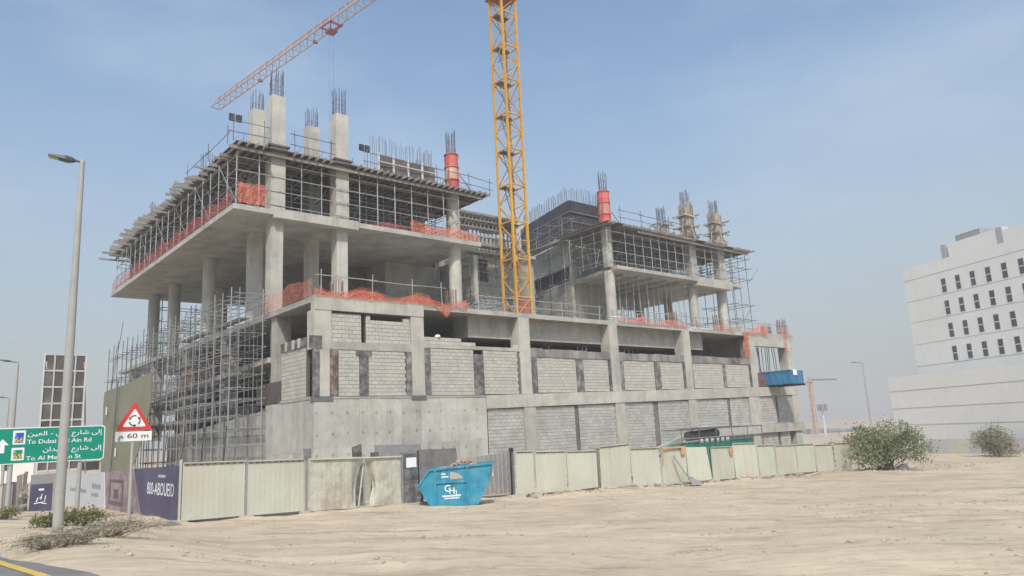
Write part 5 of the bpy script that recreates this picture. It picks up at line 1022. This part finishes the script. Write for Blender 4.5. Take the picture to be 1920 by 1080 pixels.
for k in range(34): x = ru(14.5, 21) if k < 18 else ru(8, 40); y = FY - ru(.3, .9); zz = g(x, y) + .04; a_ = ru(-.35, .35); l = ru(.4, 1.4); bm_(t, 'plank', (x, y, zz), (x + l * math.cos(a_), y + l * math.sin(a_) * .5, g(x + l, y) + .04 + ru(0, .06)), .1, .05, random.choice(('timber', 'timber_pale', 'stained_brown', 'beam_wood')))
for k, (x, y) in enumerate(((45.5, -6.5), (47.2, -6.9))): mb = MB(); mb.hexa([(x - .9, y - .25, g(x, y) - .1), (x + .9, y - .3, g(x, y) - .1), (x + .8, y + .3, g(x, y) - .1), (x - .8, y + .3, g(x, y) - .1), (x - .6, y - .2, g(x, y) + .3), (x + .75, y - .2, g(x, y) + .42), (x + .6, y + .2, g(x, y) + .4), (x - .5, y + .2, g(x, y) + .25)]); solo('concrete_lump', ('flat broken concrete lump under the big bush, lower one', 'flat broken concrete lump under the big bush, higher one')[k], 'concrete lump', mb, 'concrete_light', (x, y, g(x, y)))
mb = MB()
for i in range(480):
    x, y = (ru(8, 50), FY - .2 - abs(random.gauss(0, .5))) if i < 260 else (ru(38, 64), ru(-10, -5.5)); s = ru(.03, .12); zz = g(x, y); a_ = ru(0, 3); c, d = math.cos(a_) * s, math.sin(a_) * s; h2 = s * ru(.4, .9)
    mb.hexa([(x + c, y + d, zz - .02), (x - d, y + c, zz - .02), (x - c, y - d, zz - .02), (x + d, y - c, zz - .02), (x + c * .7, y + d * .8, zz + h2), (x - d * .8, y + c * .8, zz + h2), (x - c * .7, y - d, zz + h2 * .8), (x + d * .7, y - c, zz + h2 * .6)])
solo('fence_rubble', 'broken rubble strewn along the foot of the long hoarding', 'rubble', mb, 'stone', (20, -6, zt(20)), kind='stuff')
# ------------------------------------------------------------------ white building on the right
KB = Vector((105.9, 13.0)); U = Vector((-.432, -.902)).normalized(); N_ = Vector((-U.y, U.x)) * -1.
if N_.dot(Vector((CB.x, CB.y)) - KB) < 0: N_ = -N_
WB = thing('white_building', 'white rendered multi storey building with rows of dark windows on the right', 'building', (KB.x, KB.y, -3.3))
def wbox(name, u0, u1, n0, n1, z0, z1, m_, parent=None):
    c = [KB + U * u + N_ * n_ for u, n_ in ((u0, n0), (u1, n0), (u1, n1), (u0, n1))]; mb = MB(); mb.hexa([(v.x, v.y, z0) for v in c] + [(v.x, v.y, z1) for v in c]); return part(name, mb, m_, parent or WB)
def wproj(px, py, n0=0.):      # pixel -> (u, z) on the facade plane
    r = rayb(px, py); o = KB + N_ * n0; t_ = ((o - CB.xy).dot(N_)) / (r.xy.dot(N_)); Q = CB + r * t_; return (Q.xy - KB).dot(U), Q.z
ut = wproj(1700, 505); ztop = wproj(1760, 487)[1]
wbox('tower_wall', 0, 60, 0, -22, 7.0, ztop, 'white_paint')
rows_z = [wproj(1770, 535)[1], wproj(1778, 576)[1], wproj(1786, 618)[1], wproj(1795, 661)[1]]
us = [wproj(p_, q_)[0] for p_, q_ in ((1770, 535), (1799, 530), (1826, 525), (1855, 519), (1884, 513), (1917, 506))]; du = (us[5] - us[0]) / 5
for r_, zc in enumerate(rows_z):
    for k in range(9):
        u = us[0] + du * k; w_, hh = .36, 1.0
        wn = wbox('window', u - w_ - .05, u + w_ + .05, .02, -.02, zc - hh - .05, zc + hh + .05, 'joint_grey'); wbox('pane', u - w_, u + w_, .035, .022, zc + .06, zc + hh, 'glass', wn); wbox('pane', u - w_, u + w_, .035, .022, zc - hh, zc - .06, 'glass', wn); wbox('bar', u - w_, u + w_, .045, .022, zc - .055, zc + .055, 'white_trim', wn)
for (pa, pb) in ((1702, 527), (1709, 566), (1716, 605), (1723, 646), (1731, 686)): z = wproj(pa, pb)[1]; wbox('joint', -.01, 60, .015, 0.001, z - .04, z + .04, 'joint_grey')
pz = wproj(1665, 708, 2.5); wbox('podium_wall', pz[0], 62, 2.5, -25, -3.6, pz[1], 'white_paint')
for (pa, pb) in ((1670, 735), (1676, 767), (1722, 796)): z = wproj(pa, pb, 2.5)[1]; wbox('joint', pz[0] - .01, 62, 2.52, 2.502, z - .05, z + .05, 'joint_grey')
u0 = wproj(1777, 470)[0]; wbox('roof_block', u0, u0 + 8.2, -.02, -5, ztop, ztop + 1.9, 'white_paint'); wbox('roof_block', u0 + 8.3, 60, -.02, -5, ztop, ztop + 1.5, 'white_paint'); wbox('roof_cabin', u0 - .2, u0 + 4.0, -2, -5, ztop + 1.0, ztop + 3.3, 'metal_grey'); wbox('added_podium_sheet', pz[0] + .3, 61.5, 2.2, .001, pz[1] + .001, pz[1] + .03, 'metal_grey')  # thin grey sheet added over the podium to cut light bounced onto the tower
for u in (u0 - 1.2, u0 + 8.2, u0 + 16): wbox('parapet_pier', u, u + .9, .02, -1.2, ztop - (.2 if u > u0 else 0), ztop + 2.0, 'joint_grey')
for u in (wproj(1858, 687)[0], wproj(1915, 682)[0]): wbox('wall_pipe', u - 2.6, u, .08, .0, 7.8, 7.92, 'joint_grey')
t = thing('site_fence', 'grey site fence with one pale sheet in front of the white building', 'fence', (92, 4, -3.4)); fp = [GB(px_, 851, -3.38) for px_ in (1738, 1782, 1820, 1850, 1880, 1925, 1980)]
for k, (a, b) in enumerate(zip(fp, fp[1:])): sheet_panel(t, (a.x, a.y), (b.x, b.y), a.z, b.z, 2.0, 2.0, 'cream_sheet' if k == 1 else 'joint_grey', ribs=.5, cap=False)
# far crane, floodlight mast, skyline
v = ZB(1516, 715, 260); w_ = ZB(1532, 815, 260); t = thing('far_crane', 'faint distant tower crane beyond the right end of the building', 'crane', (w_.x, w_.y, -5)); ax, ay = (v.x + w_.x) / 2, (v.y + w_.y) / 2
for (dx, dy) in ((-.55, -.55), (.55, -.55), (.55, .55), (-.55, .55)): bm_(t, 'mast_leg', (ax + dx, ay + dy, -6), (ax + dx, ay + dy, v.z), .26, .26, 'crane_pale')
for k in range(11):
    z = -5 + k * (v.z + 5) / 11.; h_ = (v.z + 5) / 11.
    for (p_, q_) in (((-.55, -.55), (.55, -.55)), ((-.55, .55), (-.55, -.55))): bm_(t, 'mast_brace', (ax + p_[0], ay + p_[1], z), (ax + q_[0], ay + q_[1], z + h_), .22, .22, 'crane_pale')
bm_(t, 'jib', (ax, ay, v.z + .5), (ax - 8, ay + 12, v.z + 1.5), 1.2, 1.2, 'jib_pink'); bm_(t, 'counter_jib', (ax, ay, v.z + .5), (ax + 6, ay - 7, v.z + .3), .7, .5, 'galv_dark'); bx(t, 'cab', ax - .9, ax + .9, ay - .9, ay + .9, v.z - .2, v.z + 1.5, 'jib_pink')
v = ZB(1542, 770, 220); t = thing('floodlight_mast', 'white high mast with ring of lights on the far horizon', 'light mast', (v.x, v.y, -5)); mb = MB(); mb.lathe((v.x, v.y, -6), [(.45, 0), (.25, v.z + 6)], 10); part('pole', mb, 'frame_white', t)
for k in range(5): a_ = k * 1.256; bx(t, 'lamp', v.x + 1.0 * math.cos(a_) - .4, v.x + 1.0 * math.cos(a_) + .4, v.y + 1.0 * math.sin(a_) - .4, v.y + 1.0 * math.sin(a_) + .4, v.z, v.z + 1.9, 'metal_grey')
for k in range(16):
    px_ = 1500 + k * 6.5 + ru(-2, 2); Z = 300 + ru(-30, 50); a = ZB(px_, ru(806, 818), Z); wd = ru(3, 8); t = thing('far_building', 'low hazy grey building on the far horizon beside the distant crane', 'building', (a.x, a.y, -6), 'hazy skyline buildings'); mb = MB(); mb.box(a.x - wd, a.x + wd, a.y - 5, a.y + 5, -8, a.z); part('wall', mb, 'distant_grey', t); bx(t, 'roof_parapet', a.x - wd - .1, a.x + wd + .1, a.y - 5.1, a.y + 5.1, a.z, a.z + .6, 'distant_grey')
# ------------------------------------------------------------------ plants
def bush(name, label, cat, c, rx, ry, rz, stems, leaves, leaf, material, lift=.25, clump=.5, spread=.8, group=None, droop=0., seed=1, thin=1.):
    random.seed(seed); t = thing(name, label, cat, c, group); sm_ = MB(); tips = []
    for i in range(stems):
        a = ru(0, 6.28); e = ru(.25, 1.); p = Vector(c) + Vector((ru(-.15, .15) * rx, ru(-.15, .15) * ry, -.1)); tgt = Vector((c[0] + math.cos(a) * rx * e * spread, c[1] + math.sin(a) * ry * e * spread, c[2] + rz * (lift + (1 - lift) * math.sqrt(max(0, 1 - e * e * .85)) * ru(.65, 1.0)))); r = .05 * max(.3, rz / 3); prev = p
        for s in range(1, 5): f = s / 4; q_ = p.lerp(tgt, f) + Vector((ru(-.08, .08) * rx, ru(-.08, .08) * ry, .12 * rz * math.sin(f * 3.1))); sm_.tube(prev, q_, r * (1.05 - f * .85 + .15), 4, r * (.8 - f * .6)); prev = q_; tips.append(q_) if s > 1 else None
        for b_ in range(4): d_ = Vector((ru(-1, 1) * rx, ru(-1, 1) * ry, ru(-.4, .8) * rz)) * .28; sm_.tube(prev, prev + d_, r * .22, 3); tips.append(prev + d_)
    part('stem', sm_, 'trunk', t); lv = MB(); wt = [rnd() ** 3.5 + .02 for _ in tips]; picks = random.choices(tips, wt, k=leaves)
    for i in range(leaves):
        b_ = picks[i]; d_ = Vector((random.gauss(0, 1), random.gauss(0, 1), random.gauss(0, .8))) * clump * .5; p = b_ + d_ - Vector((0, 0, droop * rnd())); p.z = max(p.z, c[2] + .02)
        ax_ = Vector((ru(-1, 1), ru(-1, 1), ru(-.9, .5))).normalized(); sd = ax_.orthogonal().normalized(); sd = (sd * math.cos(i) + ax_.cross(sd) * math.sin(i)); L = leaf * ru(.6, 1.4); w2 = L * ru(.16, .3) * thin; k = len(lv.v)
        lv.v += [tuple(p), tuple(p + ax_ * L * .5 + sd * w2), tuple(p + ax_ * L), tuple(p + ax_ * L * .5 - sd * w2)]; lv.f.append((k, k + 1, k + 2, k + 3))
    part('foliage', lv, material, t); return t
bc = GB(1662, 884, -1.95); bush('bush', 'large loose green bush at the end of the cream hoarding', 'bush', (bc.x, bc.y, g0(bc.x, bc.y)), 4.3, 3.0, 3.5, 40, 8500, .21, 'leaf_green', lift=.0, clump=.6, spread=1.0, seed=14, droop=.45)
bc = GB(1870, 856, -3.3); bush('bush', 'smaller olive bush in front of the white building fence', 'bush', (bc.x, bc.y, g0(bc.x, bc.y)), 3.4, 2.6, 3.5, 24, 4500, .26, 'leaf_olive', lift=.05, clump=.8, seed=5, droop=.7)
for i, (px_, py_, rx, rz, n_, m_, lab) in enumerate(((150, 986, .7, .38, 1100, 'leaf_bright', 'green weed clump right behind the street lamp base'), (98, 988, .55, .3, 1000, 'leaf_bright', 'low green weed clump left of the street lamp base'), (5, 973, .5, .35, 600, 'leaf_bright', 'small green weed clump by the direction sign post'),
        (205, 1006, 1.1, .36, 900, 'leaf_dry', 'grey dry shrub around the warning sign post'), (95, 1030, .8, .25, 500, 'leaf_dry', 'grey dry shrub sprawling toward the road edge'), (145, 1022, .7, .25, 420, 'leaf_dry', 'grey dry shrub between lamp base and sand slope'))):
    p = GB(px_, py_, .5); z = g(p.x, p.y); p = GB(px_, py_, z); bush('shrub', lab, 'shrub', (p.x, p.y, g(p.x, p.y)), rx, rx * .8, rz, 26 if m_ == 'leaf_bright' else 46, n_ if m_ == 'leaf_bright' else int(n_ * 1.8), .09 if m_ == 'leaf_bright' else .11, m_, lift=.3, clump=.16 if m_ == 'leaf_bright' else .2, spread=1., seed=20 + i, thin=1. if m_ == 'leaf_bright' else .28)
# ------------------------------------------------------------------ haze
hm = MB(); hm.box(-3600, 3600, -3600, 3600, -9.5, 56); hz = bpy.data.objects.new('haze', hm.mesh('haze', 'dark')); COL.objects.link(hz); hz.location = b2w((0, 0, 0)); hz.rotation_euler = (0, 0, YAW); hz['kind'] = 'stuff'; hz['label'] = 'thin dusty haze over the whole site'; hz['category'] = 'haze'
vm = bpy.data.materials.new('haze_air'); vm.use_nodes = True; n = vm.node_tree; n.nodes.clear(); o = n.nodes.new('ShaderNodeOutputMaterial'); pv = n.nodes.new('ShaderNodeVolumePrincipled'); pv.inputs['Color'].default_value = (.93, .91, .88, 1); pv.inputs['Density'].default_value = .0014; pv.inputs['Anisotropy'].default_value = -.05; n.links.new(pv.outputs[0], o.inputs['Volume'])
hz.data.materials.clear(); hz.data.materials.append(vm)
